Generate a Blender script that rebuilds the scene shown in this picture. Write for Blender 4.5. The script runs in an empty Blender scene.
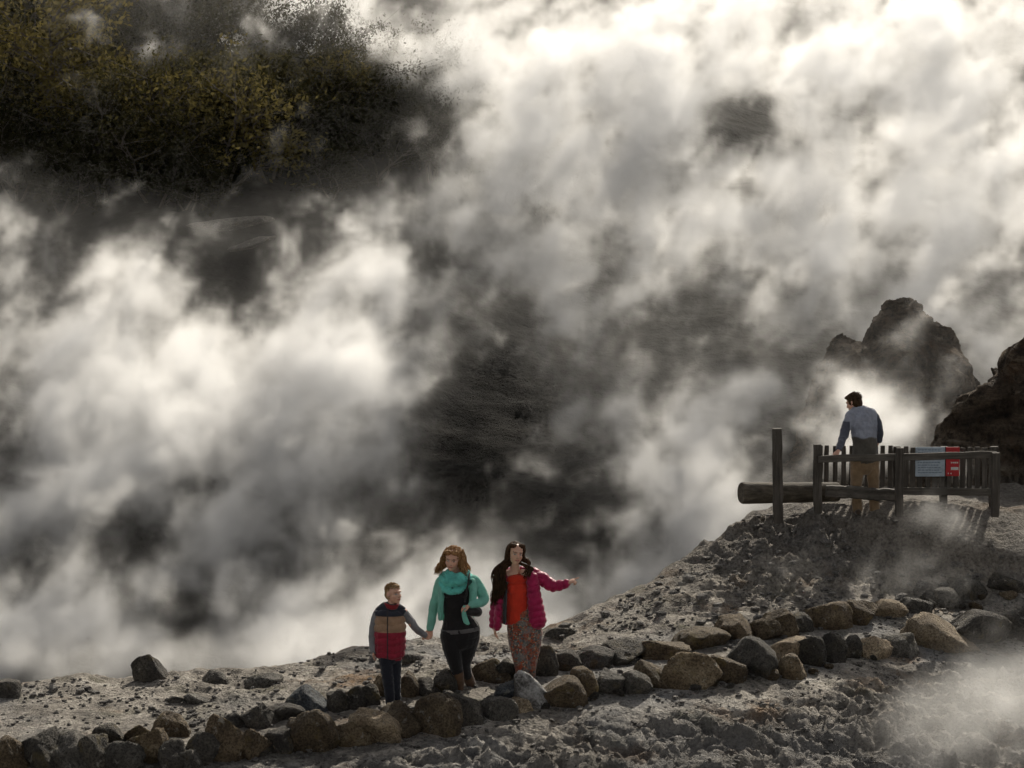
import bpy, bmesh, math, random
import numpy as np
from mathutils import Vector, Matrix
random.seed(7)
RNG = np.random.RandomState(11)
scene = bpy.context.scene
C = scene.collection
F = 512 / math.tan(math.radians(12)); CAMZ = 5.8
TH = math.atan(202 / F); CT, ST = math.cos(TH), math.sin(TH)

def ray(px, py):
    u = (px - 512) / F; v = -(py - 384) / F
    d = np.array([u, CT + v * ST, -ST + v * CT])
    return d / d[1]
def P(px, py, Y):
    d = ray(px, py)
    return np.array([d[0] * Y, Y, CAMZ + d[2] * Y])

# ---------------------------------------------------------------- noise
def _hash(ix, iy, iz, seed):
    h = (ix * 374761393 + iy * 668265263 + iz * 2147483647 // 7 * 3 + seed * 974634777) & 0xFFFFFFFF
    h = ((h ^ (h >> 13)) * 1274126177) & 0xFFFFFFFF
    h = (h ^ (h >> 16)) & 0xFFFFFFFF
    return h
def noise3(x, y, z, seed=0):
    x = np.asarray(x, float); y = np.asarray(y, float) + 0 * x; z = np.asarray(z, float) + 0 * x
    ix = np.floor(x).astype(np.int64); iy = np.floor(y).astype(np.int64); iz = np.floor(z).astype(np.int64)
    fx, fy, fz = x - ix, y - iy, z - iz
    ux, uy, uz = [t * t * t * (t * (t * 6 - 15) + 10) for t in (fx, fy, fz)]
    r = 0
    for dx in (0, 1):
        wx = ux if dx else 1 - ux
        for dy in (0, 1):
            wy = uy if dy else 1 - uy
            for dz in (0, 1):
                wz = uz if dz else 1 - uz
                h = _hash(ix + dx, iy + dy, iz + dz, seed)
                a = (h & 1023) / 1023. * 2 * np.pi; c = ((h >> 10) & 1023) / 511.5 - 1; s = np.sqrt(np.maximum(0, 1 - c * c))
                g = np.cos(a) * s * (fx - dx) + np.sin(a) * s * (fy - dy) + c * (fz - dz)
                r = r + wx * wy * wz * g
    return r * 1.6
def fbm(x, y, z=0., octv=5, rough=.5, seed=0, ridged=False, billow=False):
    s = 0; a = 1.; t = 0
    for o in range(octv):
        k = 2.03 ** o
        n = noise3(x * k, y * k, np.asarray(z) * k, seed + o * 17)
        if ridged: n = 1 - 2 * np.abs(n)
        if billow: n = 2 * np.abs(n) - .5
        s = s + a * n; t += a; a *= rough
    return s / t
def sstep(a, b, x):
    t = np.clip((x - a) / (b - a), 0, 1); return t * t * (3 - 2 * t)

# ---------------------------------------------------------------- objects
def tag(o, label=None, cat=None, group=None, kind=None):
    if label: o['label'] = label
    if cat: o['category'] = cat
    if group: o['group'] = group
    if kind: o['kind'] = kind
    return o
def link(name, me, mat=None, parent=None, loc=None):
    o = bpy.data.objects.new(name, me); C.objects.link(o)
    if mat: me.materials.append(mat)
    if parent: o.parent = parent
    if loc is not None: o.location = loc
    return o
def empty(name, loc=(0, 0, 0), rz=0):
    o = bpy.data.objects.new(name, None); C.objects.link(o); o.location = loc; o.rotation_euler = (0, 0, rz)
    o.empty_display_size = .1
    return o
def smooth(me, on=True):
    me.polygons.foreach_set('use_smooth', [on] * len(me.polygons))
def grid_mesh(name, X, Y, Z):
    n, m = X.shape
    me = bpy.data.meshes.new(name)
    me.vertices.add(n * m)
    me.vertices.foreach_set('co', np.stack([X, Y, Z], -1).astype(np.float32).ravel())
    i = np.arange(n * m).reshape(n, m)
    q = np.stack([i[:-1, :-1], i[:-1, 1:], i[1:, 1:], i[1:, :-1]], -1).reshape(-1, 4)
    if Y[1, 0] < Y[0, 0]: q = q[:, ::-1]
    k = len(q)
    me.loops.add(4 * k); me.loops.foreach_set('vertex_index', q.astype(np.int32).ravel())
    me.polygons.add(k); me.polygons.foreach_set('loop_start', np.arange(0, 4 * k, 4, dtype=np.int32))
    me.update(calc_edges=True); me.validate()
    smooth(me)
    return me

# ---------------------------------------------------------------- materials
class NT:
    def __init__(s, tree): s.t = tree; s.n = tree.nodes; s.l = tree.links
    def add(s, typ, **kw):
        n = s.n.new(typ)
        ins = kw.pop('ins', {})
        for k, v in kw.items(): setattr(n, k, v)
        for k, v in ins.items():
            if isinstance(v, bpy.types.NodeSocket): s.l.new(v, n.inputs[k])
            else: n.inputs[k].default_value = v
        return n
    def math(s, op, a, b=None, c=None, clamp=False):
        n = s.n.new('ShaderNodeMath'); n.operation = op; n.use_clamp = clamp
        for i, v in enumerate((a, b, c)):
            if v is None: continue
            if isinstance(v, bpy.types.NodeSocket): s.l.new(v, n.inputs[i])
            else: n.inputs[i].default_value = v
        return n.outputs[0]
    def vmath(s, op, a, b=None, scale=None):
        n = s.n.new('ShaderNodeVectorMath'); n.operation = op
        for i, v in enumerate((a, b)):
            if v is None: continue
            if isinstance(v, bpy.types.NodeSocket): s.l.new(v, n.inputs[i])
            else: n.inputs[i].default_value = v
        if scale is not None:
            if isinstance(scale, bpy.types.NodeSocket): s.l.new(scale, n.inputs['Scale'])
            else: n.inputs['Scale'].default_value = scale
        return n.outputs[0]
    def ramp(s, fac, stops, interp='LINEAR'):
        n = s.n.new('ShaderNodeValToRGB'); s.l.new(fac, n.inputs[0]); cr = n.color_ramp; cr.interpolation = interp
        while len(cr.elements) < len(stops): cr.elements.new(.5)
        for e, (p, c) in zip(cr.elements, stops):
            e.position = p; e.color = (*c, 1) if not isinstance(c, (int, float)) else (c, c, c, 1)
        return n.outputs[0]
    def mix(s, fac, a, b, blend='MIX'):
        n = s.n.new('ShaderNodeMix'); n.data_type = 'RGBA'; n.blend_type = blend
        for k, v in ((0, fac), (6, a), (7, b)):
            if isinstance(v, bpy.types.NodeSocket): s.l.new(v, n.inputs[k])
            else: n.inputs[k].default_value = v if k == 0 else ((*v, 1) if len(v) == 3 else v)
        return n.outputs[2]
    def noise(s, vec, scale, detail=6, rough=.55, out=0, dist=0, typ='FBM'):
        n = s.n.new('ShaderNodeTexNoise')
        n.noise_type = typ
        s.l.new(vec, n.inputs['Vector']); n.inputs['Scale'].default_value = scale; n.inputs['Detail'].default_value = detail
        n.inputs['Roughness'].default_value = rough; n.inputs['Distortion'].default_value = dist
        return n.outputs[out]
def newmat(name, rough=.85, spec=.25):
    m = bpy.data.materials.new(name); m.use_nodes = True
    t = NT(m.node_tree); t.n.clear()
    b = t.add('ShaderNodeBsdfPrincipled'); o = t.add('ShaderNodeOutputMaterial')
    t.l.new(b.outputs[0], o.inputs[0])
    b.inputs['Roughness'].default_value = rough
    b.inputs['Specular IOR Level'].default_value = spec
    return m, t, b
def bump(t, b, h, dist, strength=1.):
    n = t.add('ShaderNodeBump'); n.inputs['Distance'].default_value = dist; n.inputs['Strength'].default_value = strength
    t.l.new(h, n.inputs['Height']); t.l.new(n.outputs[0], b.inputs['Normal'])

def mat_ground():
    m, t, b = newmat('crusted geothermal ground', .9, .2)
    pos = t.add('ShaderNodeNewGeometry').outputs['Position']
    big = t.noise(pos, .45, 5, .6); mid = t.noise(pos, 2.6, 7, .65); fine = t.noise(pos, 22, 8, .7)
    vor = t.add('ShaderNodeTexVoronoi', feature='F1', ins={'Vector': pos, 'Scale': 26.}).outputs['Distance']
    base = t.ramp(mid, [(.3, (.12, .108, .093)), (.45, (.22, .202, .178)), (.6, (.36, .335, .30)), (.75, (.54, .52, .48))])
    dark = t.ramp(fine, [(.32, (.42, .40, .38)), (.5, (1.1, 1.08, 1.05)), (.7, (1.55, 1.52, 1.46))])
    col = t.mix(1., base, dark, 'MULTIPLY')
    ochre = t.noise(t.vmath('ADD', pos, (31., 7., 3.)), .9, 6, .65)
    col = t.mix(t.ramp(ochre, [(.55, 0.), (.68, .75)]), col, (.20, .105, .035))
    moss = t.noise(t.vmath('ADD', pos, (3., 57., 13.)), 1.4, 6, .65)
    col = t.mix(t.ramp(moss, [(.55, 0.), (.68, .6)]), col, (.075, .072, .035))
    blue = t.noise(t.vmath('ADD', pos, (13., 17., 3.)), .5, 4, .6)
    col = t.mix(t.ramp(blue, [(.5, 0.), (.7, .5)]), col, (.2, .22, .245))
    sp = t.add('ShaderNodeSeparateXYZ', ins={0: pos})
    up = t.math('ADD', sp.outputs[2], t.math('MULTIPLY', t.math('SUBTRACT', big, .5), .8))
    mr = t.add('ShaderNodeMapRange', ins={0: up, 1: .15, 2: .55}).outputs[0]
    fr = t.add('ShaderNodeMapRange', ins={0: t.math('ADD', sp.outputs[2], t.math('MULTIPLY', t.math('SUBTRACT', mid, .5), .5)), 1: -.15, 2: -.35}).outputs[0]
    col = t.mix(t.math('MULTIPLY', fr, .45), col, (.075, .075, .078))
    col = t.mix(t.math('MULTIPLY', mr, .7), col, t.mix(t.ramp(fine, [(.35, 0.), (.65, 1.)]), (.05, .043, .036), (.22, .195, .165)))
    t.l.new(col, b.inputs['Base Color'])
    h = t.math('ADD', t.math('MULTIPLY', mid, 1.4), t.math('ADD', t.math('MULTIPLY', fine, .7), t.math('MULTIPLY', vor, .25)))
    bump(t, b, h, .09)
    return m
def mat_hill():
    m, t, b = newmat('dark volcanic hillside', .95, .1)
    pos = t.add('ShaderNodeNewGeometry').outputs['Position']
    mid = t.noise(pos, .7, 8, .65); fine = t.noise(pos, 4, 8, .7)
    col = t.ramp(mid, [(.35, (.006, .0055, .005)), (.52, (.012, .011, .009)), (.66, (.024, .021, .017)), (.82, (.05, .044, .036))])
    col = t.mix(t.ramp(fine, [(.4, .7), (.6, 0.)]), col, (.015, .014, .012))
    t.l.new(col, b.inputs['Base Color'])
    bump(t, b, t.math('ADD', mid, t.math('MULTIPLY', fine, .4)), .5)
    return m
def mat_crag():
    m, t, b = newmat('brown layered rock face', .95, .15)
    pos = t.add('ShaderNodeNewGeometry').outputs['Position']
    lay = t.noise(t.vmath('MULTIPLY', pos, (.8, .8, 3.2)), 1., 8, .68, dist=.6); fine = t.noise(pos, 7, 8, .72)
    col = t.ramp(lay, [(.30, (.03, .024, .019)), (.47, (.095, .07, .05)), (.6, (.19, .15, .11)), (.74, (.34, .29, .23))])
    col = t.mix(t.ramp(fine, [(.36, .8), (.55, 0.)]), col, (.016, .014, .012))
    col = t.mix(t.ramp(t.noise(pos, 1.1, 6, .7), [(.56, 0.), (.68, .5)]), col, (.13, .065, .028))
    t.l.new(col, b.inputs['Base Color'])
    bump(t, b, t.math('ADD', lay, t.math('MULTIPLY', fine, .5)), .35)
    return m
M_GROUND = mat_ground(); M_HILL = mat_hill(); M_CRAG = mat_crag()

# ---------------------------------------------------------------- terrain
def tps(ctrl):
    Pn = np.array([P(*c) for c in ctrl]); n = len(Pn); X = Pn[:, :2]
    def K(r): return np.where(r > 1e-9, r * r * np.log(r + 1e-12), 0)
    A = np.zeros((n + 3, n + 3)); D = np.linalg.norm(X[:, None] - X[None], axis=2)
    A[:n, :n] = K(D) + np.eye(n) * .05; A[:n, n] = 1; A[:n, n + 1:] = X; A[n, :n] = 1; A[n + 1:, :n] = X.T
    w = np.linalg.solve(A, np.concatenate([Pn[:, 2], [0, 0, 0]]))
    def f(x, y):
        x = np.asarray(x, float); y = np.asarray(y, float); s = w[n] + w[n + 1] * x + w[n + 2] * y
        for i in range(n):
            r2 = (x - X[i, 0]) ** 2 + (y - X[i, 1]) ** 2
            s = s + w[i] * .5 * r2 * np.log(r2 + 1e-12)
        return s
    return f
TOP = [(-250, 720, 26.9), (0, 688, 27.9), (150, 682, 28.3), (260, 676, 28.6), (340, 664, 29.2), (430, 645, 29.8), (480, 652, 30.), (545, 642, 30.5),
       (600, 617, 31.2), (650, 592, 32.), (700, 562, 33.), (740, 534, 34.), (775, 514, 34.8), (830, 505, 35.2),
       (870, 512, 34.2), (940, 528, 33.8), (1024, 545, 33.4), (1150, 560, 33.4), (900, 500, 36.), (1000, 505, 36.), (1150, 505, 36.5),
       (-250, 775, 25.2), (0, 768, 25.), (200, 762, 25.1), (300, 752, 25.5), (400, 736, 26.), (500, 716, 26.7), (600, 699, 27.3), (700, 691, 27.7), (800, 680, 28.4),
       (850, 666, 29.2), (940, 649, 30.4), (1024, 637, 31.2), (1150, 620, 32.),
       (240, 731, 26.3), (300, 716, 26.7), (380, 702, 27.), (460, 690, 27.4), (560, 679, 28.), (620, 667, 28.6), (700, 650, 29.4), (780, 637, 30.2), (850, 627, 30.8), (930, 607, 31.9), (1000, 590, 32.6), (1080, 575, 33.),
       (700, 600, 31.2), (770, 580, 32.3), (860, 575, 32.6), (960, 570, 33.),
       (100, 715, 26.8), (200, 700, 27.5), (400, 790, 24.2), (550, 768, 25.), (700, 768, 25.6), (850, 768, 26.2), (850, 720, 27.4), (1024, 768, 26.9), (1024, 700, 29.0), (1150, 768, 27.),
       (-300, 950, 22.), (200, 950, 22.), (700, 950, 22.), (1200, 950, 22.)]
H0 = tps(TOP)
EDGE = [(-900, 28.0), (-300, 28.0), (0, 28.), (150, 28.5), (260, 28.8), (340, 29.5), (430, 30.1), (545, 30.8), (600, 31.5), (650, 32.3), (700, 33.3), (740, 34.3), (775, 35.2), (820, 36.2), (900, 37.2), (1024, 38.), (1400, 39)]
EX = np.array([(p - 512) / F * y for p, y in EDGE]); EY = np.array([y for p, y in EDGE])
def H(x, y):
    e = np.interp(x, EX, EY) + .35 * fbm(x * .8, x * 0 + 3.3, octv=4, seed=5)
    over = np.maximum(0, y - e)
    z = H0(x, np.minimum(y, e + .6))
    z = z - np.where(over < .8, .55 * over ** 2, .352 + .9 * (over - .8))
    lip = np.interp(x, LX, LY) + .08 * fbm(x * 2, x * 0 + 1.3, octv=3, seed=6)
    z = z - .30 * sstep(0., .22, lip - y) * sstep(-2.2, -.8, y - lip) * sstep(4.2, 5.2, x)
    return np.maximum(z, -4.2)
LX = np.array([xq for xq in ((800 - 512) / F * 34.4, (860 - 512) / F * 34.1, (940 - 512) / F * 33.7, (1024 - 512) / F * 33.3, 12.)]); LY = np.array([34.5, 34.0, 33.6, 33.2, 33.])
def hit(px, py, f=None, y0=22, y1=45):
    f = f or H
    Ys = np.linspace(y0, y1, 1200); d = ray(px, py)
    z = CAMZ + d[2] * Ys; h = f(d[0] * Ys, Ys)
    i = np.argmax(z <= h)
    Y = Ys[i] if (z <= h).any() else Ys[np.argmin(z - h)]
    return np.array([d[0] * Y, Y, float(f(np.array([d[0] * Y]), np.array([Y]))[0])])
ROWF = [(-300, 26.), (0, 25.), (200, 25.1), (300, 25.5), (400, 26.), (500, 26.7), (600, 27.3), (700, 27.7), (800, 28.4), (850, 29.2), (940, 30.4), (1024, 31.2), (1200, 33.)]
RFX = np.array([(p - 512) / F * y for p, y in ROWF]); RFY = np.array([y for p, y in ROWF])
ROWR = [(-300, 29.4), (0, 28.2), (240, 26.5), (300, 26.9), (380, 27.2), (460, 27.6), (560, 28.2), (620, 28.8), (700, 29.6), (780, 30.4), (850, 31.0), (930, 32.1), (1000, 32.8), (1200, 34.)]
RRX = np.array([(p - 512) / F * y for p, y in ROWR]); RRY = np.array([y for p, y in ROWR])
def detail(x, y):
    """extra relief: gravelly on the path and terrace, folded crust on the bank in front"""
    front = sstep(.1, 1.2, np.interp(x, RFX, RFY) - y)
    back = sstep(.1, .9, y - np.interp(x, RRX, RRY))
    wx = fbm(x * 1.1, y * 1.1, 1.7, 3, seed=21); wy = fbm(x * 1.1, y * 1.1, 8.7, 3, seed=22)
    crust = fbm((x + .5 * wx) * 1.5, (y + .5 * wy) * 2.4, 4.1, 7, .56, seed=31, billow=True)
    lumps = fbm(x * 2.2, y * 2.8, 9.1, 7, .6, seed=41)
    d = .018 * fbm(x * 3, y * 3, 2., 6, .7, seed=51)
    d = d + front * (.30 * crust + .09 * lumps + .06 * fbm(x * 6, y * 8, 3., 5, .6, seed=47, billow=True)) + back * (.10 * lumps + .09 * fbm(x * .9, y * .9, 5., 6, .6, seed=61, ridged=True) - .03)
    mound = sstep(1.5, 4., x) * sstep(.4, 1.4, y - np.interp(x, RRX, RRY))
    d = d + mound * (.36 * fbm(x * 1.3 + wx, y * 1.6, 3., 7, .66, seed=91, billow=True) + .16 * fbm(x * 5, y * 5, 3., 4, .6, seed=92)) * sstep(0, .3, np.interp(x, LX, LY) - y)
    return d
xs = np.concatenate([np.linspace(-40, -8, 50)[:-1], np.arange(-8, 9, .034), np.linspace(9, 45, 60)[1:]])
ys = np.concatenate([np.linspace(2, 22.5, 30)[:-1], np.arange(22.5, 35.5, .032), np.arange(35.5, 48, .2)])
X, Y = np.meshgrid(xs, ys)
Z = H(X, Y) + detail(X, Y)
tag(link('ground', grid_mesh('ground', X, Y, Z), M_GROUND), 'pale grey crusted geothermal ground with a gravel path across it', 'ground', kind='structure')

HILL = [(-400, 620, 45.), (0, 620, 45.), (400, 620, 45.), (800, 600, 45.), (1200, 600, 45.),
        (-300, 240, 60), (0, 235, 60), (0, 60, 72), (0, -60, 80), (120, 330, 55), (120, 215, 60), (240, 300, 57), (240, 212, 60.5), (240, 120, 66), (240, 40, 73), (240, -60, 82),
        (350, 250, 60), (430, 120, 67), (350, 60, 72), (480, 480, 51), (480, 400, 56), (480, 200, 66), (500, 100, 74), (480, -60, 85), (620, 480, 51), (640, 300, 62), (640, 100, 76), (640, -60, 90),
        (750, 420, 53), (750, 250, 66), (820, 225, 66), (820, 120, 80), (800, -60, 92), (1000, 430, 51), (1000, 300, 62), (1000, 100, 80), (1000, -60, 92), (1300, 300, 60), (1300, -60, 90), (-300, -60, 80),
        (200, -400, 110), (700, -400, 120), (1100, -400, 120), (-600, -300, 110), (1700, -300, 110)]
HH = tps(HILL)
def hill(x, y):
    z = HH(x, y)
    wx = fbm(x * .2, y * .2, 7., 3, seed=75) * 3; z = z + .6 * fbm((x + wx) * .14, y * .25, 1., 4, seed=71) + .16 * fbm((x + wx) * .5, (y + wx) * .6, 3., 8, .66, seed=72) - .12 * fbm((x + .4 * wx) * .35, (y + wx) * .10, 3., 5, .6, seed=78, ridged=True)
    z = z + .5 * sstep(47, 50, y) * sstep(56, 52, y) * fbm(x * .45, y * .45, 6., 5, .6, seed=79)
    return z
xs = np.concatenate([np.linspace(-90, -22, 40)[:-1], np.arange(-22, 22, .16), np.linspace(22, 90, 40)]); ys = np.concatenate([np.arange(42, 85, .17), np.linspace(85, 160, 60)])
X, Y = np.meshgrid(xs, ys)
Z = np.maximum(hill(X, Y), -4.5)
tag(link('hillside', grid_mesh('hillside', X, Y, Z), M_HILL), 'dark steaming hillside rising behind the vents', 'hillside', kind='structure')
X, Y = np.meshgrid(np.linspace(-3000, 3000, 30), np.linspace(-3000, 3000, 30))
tag(link('outer_ground', grid_mesh('outer_ground', X, Y, X * 0 - 6.), M_GROUND), 'flat valley floor around the steaming hillside', 'ground', kind='structure')

def crag(name, sil, Yc, dfront, dback, seed, amp, label, mat=None):
    """rocky hump whose skyline runs through the given points"""
    sx = np.array([(p - 512) / F * Yc for p, q in sil]); sz = np.array([P(p, q, Yc)[2] for p, q in sil])
    xs = np.linspace(sx[0], sx[-1], 260); ys = np.linspace(Yc - dfront, Yc + dback, 170)
    X, Y = np.meshgrid(xs, ys)
    t = np.where(Y < Yc, (Yc - Y) / dfront, (Y - Yc) / dback)
    zt = np.interp(X, sx, sz); zb = -3.0
    wob = .25 * fbm(X * .8, Y * .8, 4., 4, seed=seed + 3)
    prof = 1 - sstep(0, 1, np.clip(t + wob * sstep(0, .3, t), 0, 1)) ** .8
    Z = zb + (zt - zb) * prof
    n = fbm(X * .9, Y * .9, Z * .9, 7, .62, seed=seed, ridged=True) * amp + fbm(X * 4, Y * 4, Z * 4, 4, .6, seed=seed + 9) * amp * .3
    Z = Z + n
    dd = .8 * amp / .3
    X = X + dd * .5 * fbm(X * .7, Y * .7, Z * 1.1, 6, .62, seed=seed + 20, ridged=True); Y = Y + dd * .7 * fbm(X * .7 + 9, Y * .7, Z * 1.1, 6, .62, seed=seed + 21, ridged=True)
    return tag(link(name, grid_mesh(name, X, Y, Z), mat or M_HILL), label, 'rocky hump', kind='structure')
crag('rock_outcrop', [(720, 560), (790, 450), (808, 390), (820, 352), (830, 343), (842, 346), (852, 350), (862, 338), (870, 318), (880, 306), (893, 302), (905, 306), (915, 318), (925, 331), (942, 337), (955, 350), (966, 385), (980, 410), (990, 430), (1010, 480), (1060, 560)],
     46., 5., 3.5, 5, .26, 'dark craggy outcrop standing in the steam behind the man', M_CRAG)
crag('rocky_slope', [(905, 520), (925, 458), (940, 430), (955, 412), (970, 398), (985, 388), (1000, 378), (1006, 352), (1024, 344), (1060, 335), (1120, 340), (1200, 350), (1500, 420)],
     38.6, 1.9, 5., 15, .20, 'dark rocky slope rising behind the fence', M_CRAG)
# ---------------------------------------------------------------- rocks
def mat_rock(name, stops, lichen=.3, crust=0.):
    m, t, b = newmat(name, .85, .3)
    tc = t.add('ShaderNodeTexCoord').outputs['Object']; oi = t.add('ShaderNodeObjectInfo')
    v = t.vmath('ADD', tc, t.vmath('SCALE', oi.outputs['Location'], scale=3.7))
    a = t.noise(v, 5., 8, .62); f = t.noise(v, 40., 6, .7); l = t.noise(t.vmath('ADD', v, (5., 9., 2.)), 4., 7, .7)
    col = t.ramp(a, [(.3, stops[0]), (.5, stops[1]), (.7, stops[2])])
    col = t.mix(t.ramp(f, [(.38, .75), (.55, 0.)]), col, tuple(c * .35 for c in stops[0]))
    col = t.mix(t.ramp(l, [(.56, 0.), (.66, lichen)]), col, (.20, .15, .05))
    col = t.mix(t.ramp(t.noise(v, 9., 6, .7), [(.6, 0.), (.68, .5)]), col, (.42, .40, .35))
    if crust:
        nz = t.math('SUBTRACT', t.add('ShaderNodeSeparateXYZ', ins={0: t.add('ShaderNodeNewGeometry').outputs['Normal']}).outputs[2], .25)
        k = t.math('MULTIPLY', t.math('ADD', nz, t.math('MULTIPLY', t.math('SUBTRACT', a, .5), 3.)), crust, clamp=True)
        col = t.mix(k, col, (.55, .54, .52))
    hsv = t.add('ShaderNodeHueSaturation', ins={'Color': col, 'Value': t.math('ADD', t.math('MULTIPLY', oi.outputs['Random'], .5), .75)})
    t.l.new(hsv.outputs[0], b.inputs['Base Color'])
    bump(t, b, t.math('ADD', a, t.math('MULTIPLY', f, .3)), .10)
    return m
MR = {
 'pale': mat_rock('pale gravel', ((.10, .092, .085), (.21, .195, .18), (.36, .34, .31)), .2),
 'dark': mat_rock('dark basalt rock', ((.035, .032, .03), (.075, .066, .055), (.13, .115, .09)), .35),
 'brown': mat_rock('brown weathered rock', ((.06, .042, .026), (.13, .095, .058), (.22, .17, .105)), .5),
 'ochre': mat_rock('ochre stained rock', ((.07, .05, .03), (.15, .11, .065), (.27, .215, .14)), .45),
 'grey': mat_rock('grey rock', ((.05, .045, .04), (.105, .096, .083), (.19, .175, .15)), .25),
 'blue': mat_rock('blue grey rock', ((.04, .044, .05), (.08, .09, .10), (.17, .175, .175)), .25),
 'tan': mat_rock('tan sunlit rock', ((.15, .11, .07), (.30, .23, .15), (.45, .37, .26)), .3),
 'crust': mat_rock('rock with white mineral crust', ((.08, .075, .07), (.2, .19, .18), (.42, .41, .4)), .2, 1.1),
}
def rock_mesh(name, w, d, h, seed, pointy=0., slab=0., lean=0., sub=4):
    r = np.random.RandomState(seed)
    bm = bmesh.new(); bmesh.ops.create_icosphere(bm, subdivisions=sub, radius=1.)
    V = np.array([v.co[:] for v in bm.verts]); V /= np.linalg.norm(V, axis=1)[:, None]
    k = 8
    N = r.normal(size=(k, 3)); N /= np.linalg.norm(N, axis=1)[:, None]; D = r.uniform(.42, .86, k)
    q = np.maximum(V @ N.T, 1e-3) / D
    rad = 1 / (np.sum(q ** 34, axis=1) + 1.) ** (1 / 34)
    V = V * rad[:, None]
    V = V + V * (.14 * fbm(V[:, 0] * 1.3 + seed, V[:, 1] * 1.3, V[:, 2] * 1.3, 3, seed=3) + .13 * fbm(V[:, 0] * 3. + seed, V[:, 1] * 3., V[:, 2] * 3., 7, .66, seed=9, ridged=True))[:, None]
    if pointy:
        z = np.clip((V[:, 2] + .6) / 1.5, 0, 1); V[:, :2] *= (1 - pointy * z)[:, None]
    if slab: V[:, 1] *= 1 - slab
    mx = V.max(0); mn = V.min(0); V = (V - (mx + mn) / 2) / (mx - mn)
    V[:, 0] += lean * V[:, 2]
    V = V * np.array([w, d, h])
    for v, c in zip(bm.verts, V): v.co = c
    me = bpy.data.meshes.new(name); bm.to_mesh(me); bm.free(); smooth(me)
    return me
FRg, RRg = 'boulders lining the near side of the path', 'boulders lining the far side of the path'
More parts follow.
